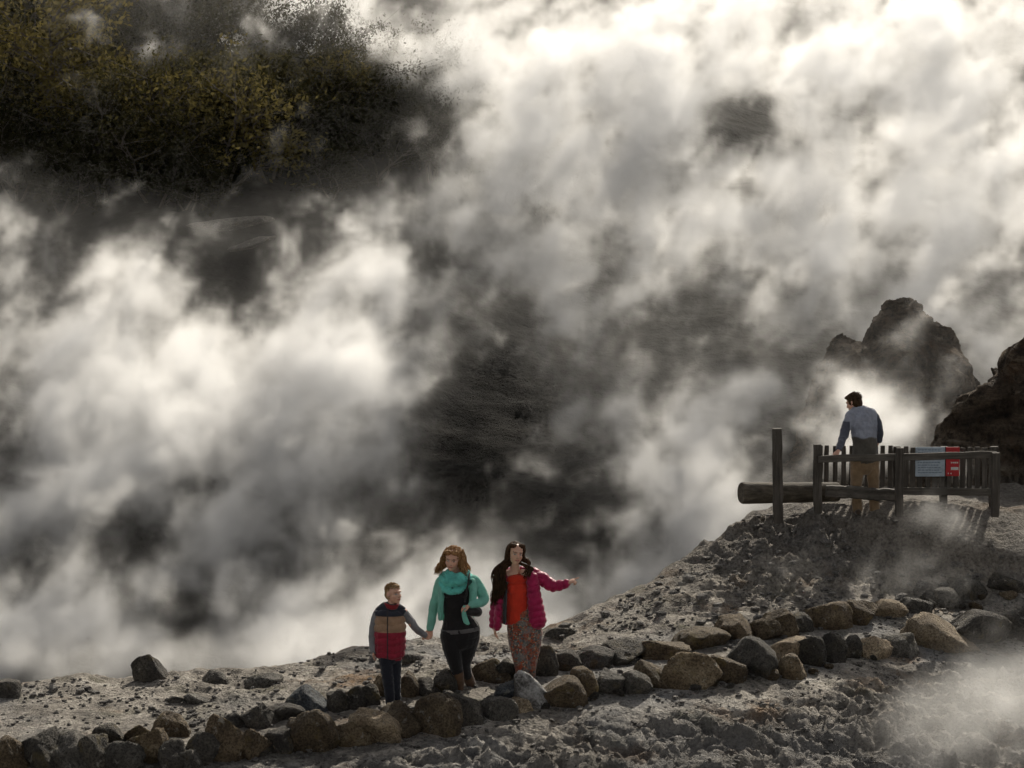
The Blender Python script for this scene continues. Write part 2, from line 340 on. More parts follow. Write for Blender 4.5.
# x0, y0, x1, y1 in the photograph, colour, label, extras
ROCKS = [
 (-6,737,27,775,'ochre','ochre brown boulder at the lower left end of the near row of boulders',FRg,{}),
 (14,733,62,776,'dark','wide dark boulder second from the lower left end of the near row',FRg,{}),
 (47,735,92,776,'grey','grey slanting slab leaning between dark boulders near the lower left corner',FRg,dict(lean=-.35,slab=.3)),
 (78,736,106,776,'dark','narrow dark boulder just right of the grey slanting slab at lower left',FRg,{}),
 (95,725,126,748,'dark','small black rock set behind the pale topped rounded boulder at lower left',FRg,{}),
 (100,741,141,776,'grey','rounded grey boulder with a smooth pale top at the lower left',FRg,{}),
 (125,724,149,747,'brown','small brown rock tucked behind the near row, left of the ochre flecked boulder',FRg,{}),
 (131,727,168,769,'ochre','upright brown boulder flecked with bright ochre in the near row at lower left',FRg,{}),
 (155,713,187,741,'brown','dark rock with an olive mossy side raised behind the near row at left',FRg,dict(pointy=.3)),
 (158,742,186,776,'dark','dark rounded boulder under the olive mossy rock',FRg,{}),
 (180,734,216,768,'dark','broad dark brown boulder left of the tall brown rounded boulder',FRg,{}),
 (176,750,200,776,'grey','low pale grey rock at the foot of the broad dark brown boulder',FRg,{}),
 (207,718,243,765,'brown','tall brown rounded boulder in the near row below the small black flat rock',FRg,dict(lean=-.2)),
 (238,730,267,763,'brown','squat upright brown boulder right of the tall rounded one',FRg,{}),
 (265,728,294,758,'dark','dark boulder with a smooth pale top in front of the white flecked rock',FRg,{}),
 (289,709,335,757,'brown','large humped brown boulder with a rusty foot, under the blue grey boulder',FRg,dict(lean=-.2)),
 (329,720,374,749,'ochre','wide block shaped yellow brown boulder just left of the bright tan slab',FRg,{}),
 (357,709,399,749,'tan','bright tan slanting slab with sunlit face below the boy',FRg,dict(lean=-.45,slab=.2)),
 (379,706,421,740,'brown','brown boulder directly below the feet of the boy',FRg,{}),
 (414,697,459,739,'brown','large rugged brown boulder between the boy and the woman in teal',FRg,{}),
 (444,692,482,729,'dark','rounded dark mossy boulder under the brown boots of the woman in teal',FRg,{}),
 (478,698,515,723,'grey','low rounded pale brown boulder right of the mossy one under the boots',FRg,{}),
 (496,683,526,705,'blue','dark blue grey rock beside the white crusted boulder',FRg,{}),
 (510,698,532,716,'tan','small pale stone at the left foot of the white crusted boulder',FRg,{}),
 (516,673,549,713,'crust','boulder crusted with white mineral, in front of the patterned trousers',FRg,dict(pointy=.55,lean=-.35)),
 (541,677,585,711,'brown','big angular brown boulder right of the white crusted one',FRg,{}),
 (567,668,598,702,'brown','leaning brown boulder behind and right of the big angular one',FRg,dict(lean=-.3)),
 (594,670,623,699,'grey','rounded olive grey boulder beside a box shaped boulder',FRg,{}),
 (620,672,651,699,'grey','box shaped grey green boulder in the middle of the near row',FRg,{}),
 (634,662,673,691,'brown','wedge shaped brown slab left of the big mossy orange boulder',FRg,dict(pointy=.5,lean=-.4)),
 (669,655,719,693,'ochre','big mossy boulder with orange patches in the near row',FRg,{}),
 (710,659,746,687,'brown','brown boulder with a flat sunlit top between two bigger boulders',FRg,{}),
 (728,639,779,682,'grey','large smooth grey boulder, biggest in the middle of the near row',FRg,{}),
 (766,639,809,666,'tan','sunlit tan topped boulder right of the large smooth grey one',FRg,{}),
 (780,655,808,683,'ochre','small rounded ochre boulder at the foot of the sunlit tan topped one',FRg,{}),
 (796,637,826,670,'dark','dark upright boulder just right of the tan and ochre pair',FRg,{}),
 (820,634,846,666,'dark','dark pointed boulder second right of the tan and ochre pair',FRg,dict(pointy=.3)),
 (841,636,862,663,'dark','narrow dark boulder left of the pale pointed one',FRg,{}),
 (857,638,891,662,'tan','pale pointed boulder lying sideways in the near row at right',FRg,dict(lean=.3)),
 (884,633,921,660,'grey','hazy grey boulder left of the great slab topped boulder',FRg,{}),
 (903,614,963,651,'tan','great boulder with a tan slab top, largest at the right',FRg,dict(pointy=.35,lean=-.4)),
 (950,611,1010,649,'dark','long dark boulder in the steam right of the great slab topped one',FRg,{}),
 (1000,610,1040,645,'dark','dark boulder cut by the right edge of the photo in the near row',FRg,{}),
 (221,714,247,733,'dark','small dark flat rock at the left end of the far row of boulders',RRg,{}),
 (239,705,277,732,'dark','black rock flecked with white near the left end of the far row',RRg,{}),
 (270,705,305,724,'dark','flat topped dark rock between the white flecked rock and the blue grey boulder',RRg,{}),
 (287,688,331,715,'blue','large blue grey boulder with moss in the far row at left',RRg,dict(pointy=.3)),
 (328,690,357,715,'dark','dark squarish boulder just right of the blue grey boulder',RRg,{}),
 (347,688,366,713,'dark','narrow dark boulder left of the small one behind the boy',RRg,{}),
 (358,685,378,710,'dark','small dark upright rock behind the boy at his left',RRg,{}),
 (371,675,387,701,'ochre','small ochre stone just behind the dark trousers of the boy',RRg,{}),
 (395,673,418,701,'brown','leaning striped brown boulder right behind the boy',RRg,dict(lean=-.3)),
 (415,679,438,699,'dark','low dark rock between the boy and the woman in teal, far row',RRg,{}),
 (430,670,456,697,'dark','rounded pointed dark boulder left of the boots of the woman in teal',RRg,dict(pointy=.3)),
 (469,660,505,686,'brown','reddish brown boulder with two pale spots between the two women',RRg,{}),
 (494,659,518,685,'dark','black boulder just left of the patterned trousers',RRg,{}),
 (531,646,557,680,'dark','tall rounded dark boulder just right of the patterned trousers',RRg,{}),
 (554,651,580,674,'dark','rough dark boulder right of the tall rounded one in the far row',RRg,{}),
 (575,648,613,672,'grey','double lobed grey brown boulder in the far row',RRg,{}),
 (595,641,644,668,'dark','wide flat dark boulder in the far row, centre',RRg,{}),
 (638,640,688,662,'brown','low long boulder with a tan top right of the wide flat dark one',RRg,{}),
 (676,629,727,653,'brown','long reddish brown boulder in the far row left of the knob shaped one',RRg,{}),
 (718,617,754,644,'brown','knob shaped reddish boulder standing high in the far row',RRg,{}),
 (751,620,781,643,'ochre','ochre tinged low boulder right of the knob shaped one',RRg,{}),
 (762,612,795,640,'brown','peaked brown boulder in the far row right of centre',RRg,dict(pointy=.3)),
 (787,614,811,635,'dark','low dark boulder between the peaked one and the big rounded pair',RRg,{}),
 (804,602,850,632,'brown','big rounded brown boulder, left one of a pair in the far row',RRg,{}),
 (844,601,876,628,'brown','rounded dark brown boulder, right one of a pair in the far row',RRg,{}),
 (871,601,907,620,'tan','low tan sunlit stones right of the rounded pair',RRg,{}),
 (902,599,932,617,'grey','hazy low boulder in the far row toward the right',RRg,{}),
 (925,589,961,611,'grey','hazy flat grey boulder third from the right end of the far row',RRg,{}),
 (952,579,989,604,'grey','grey boulder second from the right end of the far row',RRg,{}),
 (983,573,1030,599,'dark','dark hazy boulder at the right end of the far row',RRg,{}),
 (133,655,165,683,'dark','lone conical dark boulder on the terrace in front of the steam at left',None,dict(pointy=.45)),
 (200,670,228,687,'grey','small grey hump of rock on the terrace right of the conical boulder',None,dict(pointy=.3)),
 (246,674,279,692,'grey','pale rough lump on the terrace edge above the blue grey boulder',None,{}),
 (-6,681,18,702,'grey','greenish grey rock on the terrace at the left edge of the photo',None,{}),
 (168,697,183,708,'dark','small dark stone lying on the terrace, left one of two',None,{}),
 (184,695,206,708,'grey','small grey block lying on the terrace, right one of two',None,{}),
 (546,628,572,644,'dark','small dark rock at the foot of the mound beside the steam',None,{}),
 (398,655,420,668,'dark','small dark rock on the rise between the boy and the woman in teal',None,{}),
]
DM = {'dark': 'dark'}
for i, (x0, y0, x1, y1, mk, lab, grp, kw) in enumerate(ROCKS):
    cx = (x0 + x1) / 2
    b = hit(cx, y1 - 4); k = b[1] / F
    w = (x1 - x0) * k * 1.22; h = (y1 - y0) * k
    r = np.random.RandomState(100 + i)
    hh = h * 1.30; dd = w * r.uniform(.75, 1.0)
    if y0 > 690 and x0 > 560: dd *= 1.3
    c = np.array([b[0], b[1] + dd * .30, 0.])
    top = P(cx, y0 - 1, c[1])[2]
    o = link('boulder', rock_mesh('boulder', w, dd, hh, 200 + i, **kw), MR[mk])
    o.location = (c[0], c[1], top - hh * .47); o.rotation_euler = (r.uniform(-.12, .12), r.uniform(-.12, .12), r.uniform(-.3, .3))
    tag(o, lab, 'boulder', grp)

r = np.random.RandomState(5)
small = [rock_mesh('small_stone', 1, .85, .8, 700 + q, sub=3) for q in range(8)]
for row, (XX_, YY_, lab, grp) in enumerate(((RFX, RFY, 'small stone wedged between the boulders of the near row', 'small stones wedged along the near row'), (RRX, RRY, 'small stone wedged between the boulders of the far row', 'small stones wedged along the far row'))):
    for x in np.arange(-5.2 if row == 0 else -2.6, 6.9, .27):
        x = x + r.uniform(-.12, .12); y = float(np.interp(x, XX_, YY_)) + r.uniform(-.05, .35); z = float(H(np.array([x]), np.array([y]))[0]); s = r.uniform(.10, .22)
        o = link('stone', small[r.randint(8)]); o.location = (x, y, z + s * .2); o.scale = (s * r.uniform(.9, 1.4), s, s * r.uniform(.7, 1.)); o.rotation_euler = (r.uniform(-.3, .3), r.uniform(-.3, .3), r.uniform(0, 6.28))
        tag(o, lab, 'stone', grp)
for m in small: m.materials.append(MR[['grey', 'brown', 'dark', 'grey', 'tan', 'brown', 'dark', 'grey'][small.index(m)]])
# loose stones and gravel, far too many to count
bm = bmesh.new()
vs = []; fs = []
base = [rock_mesh('pebble_source', 1, 1, .8, 900 + i, sub=1) for i in range(5)]
BV = [np.array([v.co[:] for v in m.vertices]) for m in base]; BF = [np.array([p.vertices[:] for p in m.polygons]) for m in base]
for m in base: bpy.data.meshes.remove(m)
nst = 8000; n = 0
sx = RNG.uniform(-7.2, 8.2, nst * 3); sy = RNG.uniform(24., 33.2, nst * 3)
clump = fbm(sx * 1.1, sy * 1.1, 2., 4, seed=77) + .5 * np.exp(-((sy - np.interp(sx, RFX, RFY)) / .35) ** 2) + .4 * np.exp(-((sy - np.interp(sx, RRX, RRY)) / .3) ** 2)
keep = (clump > RNG.uniform(-.35, .5, len(sx))) & (sy < np.interp(sx, EX, EY) + .1)
sx, sy = sx[keep][:nst], sy[keep][:nst]
mx_ = RNG.uniform(1.2, 8., 900); my_ = RNG.uniform(30.4, 34.2, 900); mk_ = (my_ < np.interp(mx_, EX, EY) - .1) & (my_ > np.interp(mx_, RRX, RRY) + .35) & (my_ < np.interp(mx_, LX, LY) + .1)
n_fine = len(sx); sx = np.concatenate([sx, mx_[mk_]]); sy = np.concatenate([sy, my_[mk_]])
sz = H(sx, sy) + detail(sx, sy)
off = 0; allv = []; allf = []
for x, y, z in zip(sx, sy, sz):
    j = RNG.randint(5); s = min(.16, .014 + RNG.exponential(.016 if off < n_fine * len(BV[0]) else .035)); a = RNG.uniform(0, 6.28)
    B = BV[j] * np.array([s * 1.3, s, s * .9]) * RNG.uniform(.8, 1.2, 3)
    ca, sa = math.cos(a), math.sin(a)
    allv.append(np.stack([B[:, 0] * ca - B[:, 1] * sa + x, B[:, 0] * sa + B[:, 1] * ca + y, B[:, 2] + z + s * .2], 1)); allf.append(BF[j] + off); off += len(B)
bm.free()
me = bpy.data.meshes.new('gravel'); me.from_pydata(np.concatenate(allv).tolist(), [], np.concatenate(allf).tolist()); smooth(me, False)
tag(link('gravel', me, MR['pale']), 'loose grey stones scattered over the path and bank', 'gravel', kind='stuff')
# ---------------------------------------------------------------- fence, log, signs
def mat_wood(name, c, axis=2):
    m, t, b = newmat(name, .8, .2)
    tc = t.add('ShaderNodeTexCoord').outputs['Object']
    s = [1., 1., 1.]; 
    for i in range(3): s[i] = 1.5 if i == axis else 22.
    v = t.vmath('MULTIPLY', tc, tuple(s)); g = t.noise(v, 1., 8, .65); big = t.noise(tc, 2.5, 4, .6)
    col = t.ramp(g, [(.3, tuple(x * .35 for x in c)), (.5, c), (.72, tuple(x * 1.9 for x in c))])
    col = t.mix(t.ramp(big, [(.4, .5), (.65, 0.)]), col, tuple(x * .4 for x in c))
    t.l.new(col, b.inputs['Base Color']); bump(t, b, g, .012)
    return m
MW_V = mat_wood('weathered upright timber', (.085, .075, .064), 2)
MW_H = mat_wood('weathered lying timber', (.095, .085, .073), 0)
def bar(name, p, q, wx, wz, mat, parent, bev=.008, nseg=6, wob=.004, seed=0):
    """rectangular timber from p to q with slightly worn edges"""
    p = Vector(p); q = Vector(q); d = q - p; L = d.length; d.normalize()
    up = Vector((0, 1, 0)) if abs(d.z) > .7 else Vector((0, 0, 1))
    s = d.cross(up).normalized(); u = s.cross(d)
    r = np.random.RandomState(seed + int(L * 1000) % 977)
    bm = bmesh.new(); rings = []
    c = bev
    prof = [(-wx/2+c, -wz/2), (wx/2-c, -wz/2), (wx/2, -wz/2+c), (wx/2, wz/2-c), (wx/2-c, wz/2), (-wx/2+c, wz/2), (-wx/2, wz/2-c), (-wx/2, -wz/2+c)]
    for i in range(nseg + 1):
        t_ = i / nseg; o = p + d * L * t_ + s * r.normal() * wob + u * r.normal() * wob; k = .93 if i in (0, nseg) else 1
        rings.append([bm.verts.new(o + s * a * k + u * b_ * k) for a, b_ in prof])
    for a, b_ in zip(rings[:-1], rings[1:]):
        for i in range(8): bm.faces.new([a[i], a[(i+1) % 8], b_[(i+1) % 8], b_[i]])
    bm.faces.new(rings[0][::-1]); bm.faces.new(rings[-1])
    bmesh.ops.recalc_face_normals(bm, faces=bm.faces)
    me = bpy.data.meshes.new(name); bm.to_mesh(me); bm.free()
    if parent is not None: # keep world placement under an unrotated empty
        me.transform(Matrix.Translation(-parent.location))
    return link(name, me, mat, parent)
def quadpanel(name, x0, x1, z0, z1, y, th, mat, parent, bev=.004):
    bm = bmesh.new(); bmesh.ops.create_cube(bm, size=1)
    for v in bm.verts: v.co = Vector(((x0+x1)/2 + v.co.x*(x1-x0), y + v.co.y*th, (z0+z1)/2 + v.co.z*(z1-z0)))
    bmesh.ops.bevel(bm, geom=list(bm.edges), offset=bev, segments=1, affect='EDGES')
    me = bpy.data.meshes.new(name); bm.to_mesh(me); bm.free()
    if parent is not None: me.transform(Matrix.Translation(-parent.location))
    return link(name, me, mat, parent)
YN, YF = 33.7, 35.0         # near rail and far picket line
def zz(py, Y): return P(512, py, Y)[2]
def xx(px, Y): return P(px, 384, Y)[0]
# picket fence on the far side of the walkway
pf = empty('picket_fence', (xx(818, YF), YF, zz(500, YF))); tag(pf, 'dark weathered picket fence on the far side of the lookout', 'fence')
zt, zb = zz(446, YF), zz(492, YF)
bar('post', (xx(819, YF), YF, zz(506, YF)), (xx(819, YF), YF, zz(445.5, YF)), .125, .11, MW_V, pf, seed=1)
for i, px in enumerate([827.3, 836, 844.5, 852.5, 860.5, 868.5, 876.5, 883.6, 891.5, 899.2, 907]):
    bar('picket', (xx(px, YF), YF, zb), (xx(px, YF), YF, zt + RNG.uniform(-.01, .01)), .068, .03, MW_V, pf, .005, 4, .002, seed=i)
for px in (914, 921, 929, 936, 943, 950, 957, 964, 971, 979, 986, 993):
    bar('picket', (xx(px, YF), YF, zb), (xx(px, YF), YF, zt - .02 + RNG.uniform(-.01, .01)), .075, .03, MW_V, pf, .005, 4, .002, seed=int(px))
for px in (898.5, 946, 996): bar('post', (xx(px, YF), YF + .075, zz(508, YF)), (xx(px, YF), YF + .075, zz(447, YF)), .11, .09, MW_V, pf, seed=int(px))
bar('lower_rail', (xx(814, YF), YF - .055, zz(489, YF)), (xx(1000, YF), YF - .055, zz(492, YF)), .05, .11, MW_H, pf, seed=4)
# low guard rail on the near side
nr = empty('guard_rail', (xx(822, YN), YN, zz(512, YN))); tag(nr, 'single dark timber rail in front of the man, on posts', 'railing')
bar('rail', (xx(819, YN), YN, zz(459, YN)), (xx(902, YN), YN, zz(457, YN)), .055, .10, MW_H, nr, seed=5)
bar('rail', (xx(902.6, YN), YN, zz(457, YN)), (xx(998, YN), YN, zz(454.5, YN)), .055, .10, MW_H, nr, seed=6)
for px, t0 in ((899.5, 447), (996, 452)): bar('post', (xx(px, YN), YN - .09, zz(516, YN)), (xx(px, YN), YN - .09, zz(t0, YN)), .11, .10, MW_V, nr, seed=int(px))
bar('post', (xx(820, YN), YN + .09, zz(514, YN)), (xx(819, YN), YN + .09, zz(445, YN)), .115, .10, MW_V, nr, seed=12)
# tall post and the log it stands by
bar_o = bar('timber_post', (xx(779.5, 33.6), 33.6, zz(523, 33.6)), (xx(777.5, 33.6), 33.6, zz(428.5, 33.6)), .135, .12, MW_V, None, .01, 10, .003)
tag(bar_o, 'tall square timber post standing alone at the end of the log', 'post')
def log(name, p, q, r0, r1, mat, seed):
    p = np.array(p); q = np.array(q); d = (q - p) / np.linalg.norm(q - p); s = np.cross(d, (0, 0, 1)); s /= np.linalg.norm(s); u = np.cross(s, d)
    n, m = 60, 32; bm = bmesh.new(); R = []
    for i in range(n + 1):
        t_ = i / n; c = p + (q - p) * t_; rr = r0 + (r1 - r0) * t_
        if i in (0, n): rr *= .93
        a = np.arange(m) / m * 2 * np.pi
        rad = rr * (1 + .05 * fbm(np.cos(a) * 1.6, np.sin(a) * 1.6, t_ * 5 + seed, 4, seed=seed) + .03 * fbm(np.cos(a) * 6, np.sin(a) * 6, t_ * 2, 3, seed=seed+2))
        R.append([bm.verts.new(c + s * x * math.cos(b_) + u * x * math.sin(b_)) for x, b_ in zip(rad, a)])
    for A, B in zip(R[:-1], R[1:]):
        for i in range(m): bm.faces.new([A[i], A[(i+1) % m], B[(i+1) % m], B[i]])
    bm.faces.new(R[0][::-1]); bm.faces.new(R[-1]); bmesh.ops.recalc_face_normals(bm, faces=bm.faces)
    me = bpy.data.meshes.new(name); bm.to_mesh(me); bm.free(); smooth(me)
    for f in me.polygons:
        if len(f.vertices) > 4: f.use_smooth = False
    return link(name, me, mat)
M_LOG = mat_wood('weathered log', (.10, .085, .065), 0)
l = log('log', P(741, 493, 33.95), P(838, 492, 34.35), .155, .14, M_LOG, 3); tag(l, 'thick weathered log lying on the mound and jutting out over its edge', 'log')
# beam edging the lookout
bm_o = bar('edge_beam', P(826, 491, 33.95), P(902, 496, 33.95), .14, .17, MW_H, None, .02, 16, .006); tag(bm_o, 'dark timber beam edging the lookout at the feet of the man', 'beam')
# signs hung on the pickets
M_SB, tb, bb = newmat('pale blue sign board', .5, .4); bb.inputs['Base Color'].default_value = (.30, .37, .44, 1)
def flat(name, col, rough=.5):
    m, t, b = newmat(name, rough, .4); tc = t.add('ShaderNodeTexCoord').outputs['Object']; n = t.noise(tc, 14, 6, .65)
    c = t.ramp(n, [(.3, tuple(x * .7 for x in col)), (.6, col)]); t.l.new(c, b.inputs['Base Color']); return m
M_BLUE = flat('faded pale blue board', (.36, .43, .50)); M_RED = flat('red sign board', (.42, .015, .02)); M_WHITE = flat('white lettering', (.62, .62, .58)); M_BL2 = flat('blue grey lettering', (.13, .17, .22))
YS = YF - .06
def text_obj(body, x, y, z, size, mat, parent, name='lettering', align='CENTER'):
    cu = bpy.data.curves.new(name, 'FONT'); cu.body = body; cu.size = size; cu.align_x = align; cu.align_y = 'CENTER'; cu.extrude = .001; cu.offset = size * .02
    tmp = bpy.data.objects.new(name, cu); C.objects.link(tmp); dg = bpy.context.evaluated_depsgraph_get(); dg.update()
    me = bpy.data.meshes.new_from_object(tmp.evaluated_get(dg)); bpy.data.objects.remove(tmp)
    me.transform(Matrix.Rotation(math.pi / 2, 4, 'X')); me.transform(Matrix.Translation(Vector((x, y, z)) - parent.location))
    me.materials.clear(); return link(name, me, mat, parent)
s1 = empty('information_sign', (xx(931, YS), YS, zz(476, YS))); tag(s1, 'pale blue notice board with lines of writing hung on the picket fence', 'sign')
quadpanel('board', xx(916.5, YS), xx(946, YS), zz(476.5, YS), zz(447, YS), YS, .018, M_BLUE, s1)
# lines of small writing: unreadable in the photograph, so plain strokes
for j, py in enumerate((449.8, 452.4, 462.5, 465, 467.5, 470, 472.5)):
    x0 = 919.; r = np.random.RandomState(j); bmx = bmesh.new()
    while x0 < 942 - r.uniform(0, 3):
        wd = r.uniform(1.2, 3.2)
        vs = [bmx.verts.new(Vector((xx(a, YS), YS - .0115, zz(py + b_, YS))) - s1.location) for a, b_ in ((x0, .42), (x0 + wd, .42), (x0 + wd, -.42), (x0, -.42))]
        bmx.faces.new(vs); x0 += wd + .8
    me = bpy.data.meshes.new('line_of_writing'); bmx.to_mesh(me); bmx.free(); link('line_of_writing', me, M_BL2, s1)
s2 = empty('warning_sign', (xx(954, YS), YS, zz(476, YS))); tag(s2, 'small red warning board with white writing beside the pale blue notice', 'sign')
quadpanel('board', xx(947, YS), xx(960.5, YS), zz(476, YS), zz(447, YS), YS - .003, .018, M_RED, s2)
def stroke(px0, px1, py0, py1, name='white_writing'):
    me = bpy.data.meshes.new(name); me.from_pydata([tuple(Vector((xx(a, YS), YS - .0145, zz(b_, YS))) - s2.location) for a, b_ in ((px0, py1), (px1, py1), (px1, py0), (px0, py0))], [], [(0, 1, 2, 3)])
    return link(name, me, M_WHITE, s2)
for x0 in (952, 953.9, 955.8, 957.7): stroke(x0, x0 + 1.4, 461.8, 463.3)
stroke(952, 959.6, 467.0, 469.9, 'white_patch')
for x0 in (949, 951.6): stroke(x0, x0 + 1.2, 472.8, 473.8)
# pale board edging the path lip behind the mound
# ---------------------------------------------------------------- people
def V3(p): return np.array(p, float)
def frame(t, side):
    t = t / np.linalg.norm(t); s = side - t * np.dot(side, t)
    if np.linalg.norm(s) < 1e-4: s = np.cross(t, (0, 0, 1.)) + 1e-5
    s = s / np.linalg.norm(s); return t, s, np.cross(t, s)
def curve(pts, n):
    pts = [V3(p) for p in pts]; 
    if len(pts) == 2: return [pts[0] + (pts[1] - pts[0]) * i / n for i in range(n + 1)], [i / n for i in range(n + 1)]
    Q = [2 * pts[0] - pts[1]] + pts + [2 * pts[-1] - pts[-2]]; out = []; T = []
    m = len(pts) - 1
    for i in range(n + 1):
        u = i / n * m; k = min(int(u), m - 1); f = u - k; a, b, c, d = Q[k:k + 4]
        out.append(.5 * (2 * b + (c - a) * f + (2 * a - 5 * b + 4 * c - d) * f * f + (-a + 3 * b - 3 * c + d) * f ** 3)); T.append(u / m)
    return out, T
class Solid:
    def __init__(s): s.v = []; s.f = []; s.n = 0
    def add(s, V, Fc):
        s.v.append(np.asarray(V, float)); s.f += [tuple(int(i) + s.n for i in f) for f in Fc]; s.n += len(V)
    def ell(s, c, r, R=None, nu=20, nv=12):
        V = []; Fc = []
        for j in range(nv + 1):
            a = math.pi * j / nv
            for i in range(nu):
                b = 2 * math.pi * i / nu; V.append((math.sin(a) * math.cos(b) * r[0], math.sin(a) * math.sin(b) * r[1], math.cos(a) * r[2]))
        for j in range(nv):
            for i in range(nu):
                Fc.append((j * nu + i, (j + 1) * nu + i, (j + 1) * nu + (i + 1) % nu, j * nu + (i + 1) % nu))
        V = np.array(V)
        if R is not None: V = V @ np.array(R).T
        s.add(V + V3(c), Fc)
    def tube(s, pts, rad, side=(1, 0, 0), flat=1., n=None, nu=16, caps=True):
        """round or flattened limb through pts; rad is one radius or (along side, across) per point"""
        m = len(pts) - 1; n = n or max(4, m * 6); cc, T = curve(pts, n)
        rr = [(x, x * flat) if not isinstance(x, (tuple, list)) else x for x in rad]
        idx = np.linspace(0, 1, len(rr)); R0 = np.interp(T, idx, [x[0] for x in rr]); R1 = np.interp(T, idx, [x[1] for x in rr])
        V = []; rings = 0; side = V3(side)
        def ring(c, t, r0, r1):
            _, a, b = frame(t, side)
            for i in range(nu):
                w = 2 * math.pi * i / nu; V.append(c + a * math.cos(w) * r0 + b * math.sin(w) * r1)
        tang = [cc[min(i + 1, n)] - cc[max(i - 1, 0)] for i in range(n + 1)]
        seq = []
        if caps:
            t0 = tang[0] / np.linalg.norm(tang[0])
            for q in (80, 60, 35, 15): seq.append((cc[0] - t0 * min(R0[0], R1[0]) * math.sin(math.radians(q)), t0, R0[0] * math.cos(math.radians(q)), R1[0] * math.cos(math.radians(q))))
        for i in range(n + 1): seq.append((cc[i], tang[i], R0[i], R1[i]))
        if caps:
            t1 = tang[-1] / np.linalg.norm(tang[-1])
            for q in (15, 35, 60, 80): seq.append((cc[-1] + t1 * min(R0[-1], R1[-1]) * math.sin(math.radians(q)), t1, R0[-1] * math.cos(math.radians(q)), R1[-1] * math.cos(math.radians(q))))
        for q in seq: ring(*q)
        k = len(seq); Fc = []
        for j in range(k - 1):
            for i in range(nu): Fc.append((j * nu + i, j * nu + (i + 1) % nu, (j + 1) * nu + (i + 1) % nu, (j + 1) * nu + i))
        Fc.append(tuple(range(nu))[::-1]); Fc.append(tuple((k - 1) * nu + i for i in range(nu)))
        s.add(np.array(V), Fc)
    def raw(s):
        me = bpy.data.meshes.new('raw'); me.from_pydata(np.concatenate(s.v).tolist(), [], s.f)
        bm = bmesh.new(); bm.from_mesh(me); bmesh.ops.recalc_face_normals(bm, faces=bm.faces); bm.to_mesh(me); bm.free()
        return me
    def build(s, name, mat, parent, voxel=.006, sm=3, disp=None, paint=None, remesh=True):
        me = s.raw()
        if remesh:
            o = bpy.data.objects.new('tmp', me); C.objects.link(o)
            md = o.modifiers.new('r', 'REMESH'); md.mode = 'VOXEL'; md.voxel_size = voxel; md.use_smooth_shade = True
            if sm: ms = o.modifiers.new('s', 'SMOOTH'); ms.factor = .5; ms.iterations = sm
            dg = bpy.context.evaluated_depsgraph_get(); dg.update()
            m2 = bpy.data.meshes.new_from_object(o.evaluated_get(dg)); bpy.data.objects.remove(o); bpy.data.meshes.remove(me); me = m2
        me.name = name; me.materials.clear()
        n = len(me.vertices); co = np.empty(n * 3, np.float32); me.vertices.foreach_get('co', co); co = co.reshape(-1, 3).astype(float)
        if disp:
            no = np.empty(n * 3, np.float32); me.vertices.foreach_get('normal', no); no = no.reshape(-1, 3)
            co2 = co + no * disp(co)[:, None]; me.vertices.foreach_set('co', co2.astype(np.float32).ravel()); me.update()
        if paint:
            col = paint(co); a = me.color_attributes.new('paint', 'FLOAT_COLOR', 'POINT')
            a.data.foreach_set('color', np.concatenate([col, np.ones((n, 1))], 1).astype(np.float32).ravel())
        smooth(me)
        return link(name, me, mat, parent)
def headR(fwd, up=(0, 0, 1)):
    f = V3(fwd); f /= np.linalg.norm(f); u = V3(up) - f * np.dot(up, f); u /= np.linalg.norm(u); r = np.cross(f, u)
    return np.stack([r, -f, u], 1)     # columns: local +x (viewer's right when facing camera is flipped), +y back, +z up
def add_head(S, c, R, k=1.):
    def E(p, r): S.ell(c + R @ (V3(p) * k), V3(r) * k, R)
    E((0, .012, .03), (.076, .094, .088)); E((0, -.022, -.028), (.062, .070, .075)); E((0, -.045, -.075), (.036, .036, .030))
    E((0, -.066, -.088), (.020, .018, .016)); E((.038, -.05, -.022), (.026, .024, .026)); E((-.038, -.05, -.022), (.026, .024, .026))
    E((0, -.078, .03), (.052, .015, .014))
    S.tube([c + R @ (V3(p) * k) for p in ((0, -.084, .018), (0, -.096, -.004), (0, -.106, -.024))], [(.007 * k, .010 * k), (.009 * k, .011 * k), (.013 * k, .012 * k)], side=R[:, 0])
    E((.011, -.094, -.028), (.008, .009, .007)); E((-.011, -.094, -.028), (.008, .009, .007))
    E((0, -.088, -.052), (.024, .010, .006)); E((0, -.086, -.062), (.020, .011, .007))
    for sx in (-1, 1): E((sx * .078, .012, .0), (.010, .020, .031))
def face_paint(co, col, c, R, k, skin, brow=(.10, .055, .03), lip=(.42, .16, .13), iris=(.03, .03, .03)):
    q = ((co - c) @ R) / k
    front = q[:, 1] < -.045
    def el(x, z, rx, rz): return ((q[:, 0] - x) / rx) ** 2 + ((q[:, 2] - z) / rz) ** 2
    def put(m, cc, a=1.):
        col[m] = col[m] * (1 - a) + np.array(cc) * a
    for sx in (-1, 1):
        put(front & (el(sx * .031, .008, .021, .013) < 1), np.array(skin) * .55, .7)  # eye hollows are not modelled; their shade is painted into the skin
        put(front & (el(sx * .031, .006, .014, .0065) < 1), (.55, .52, .48))
        put(front & (el(sx * .031, .006, .0065, .0065) < 1), iris)
        put(front & (el(sx * .033, .028, .021, .0045) < 1), brow, .85)
        put(front & (el(sx * .045, -.03, .02, .016) < 1), (.62, .30, .22), .3)
        put(front & (el(sx * .008, -.034, .005, .004) < 1), (.16, .07, .05), .8)
    put(front & (el(0, -.056, .025, .009) < 1), lip, .9)
    put(front & (el(0, -.0565, .023, .0018) < 1), (.12, .03, .03), .9)
    return col
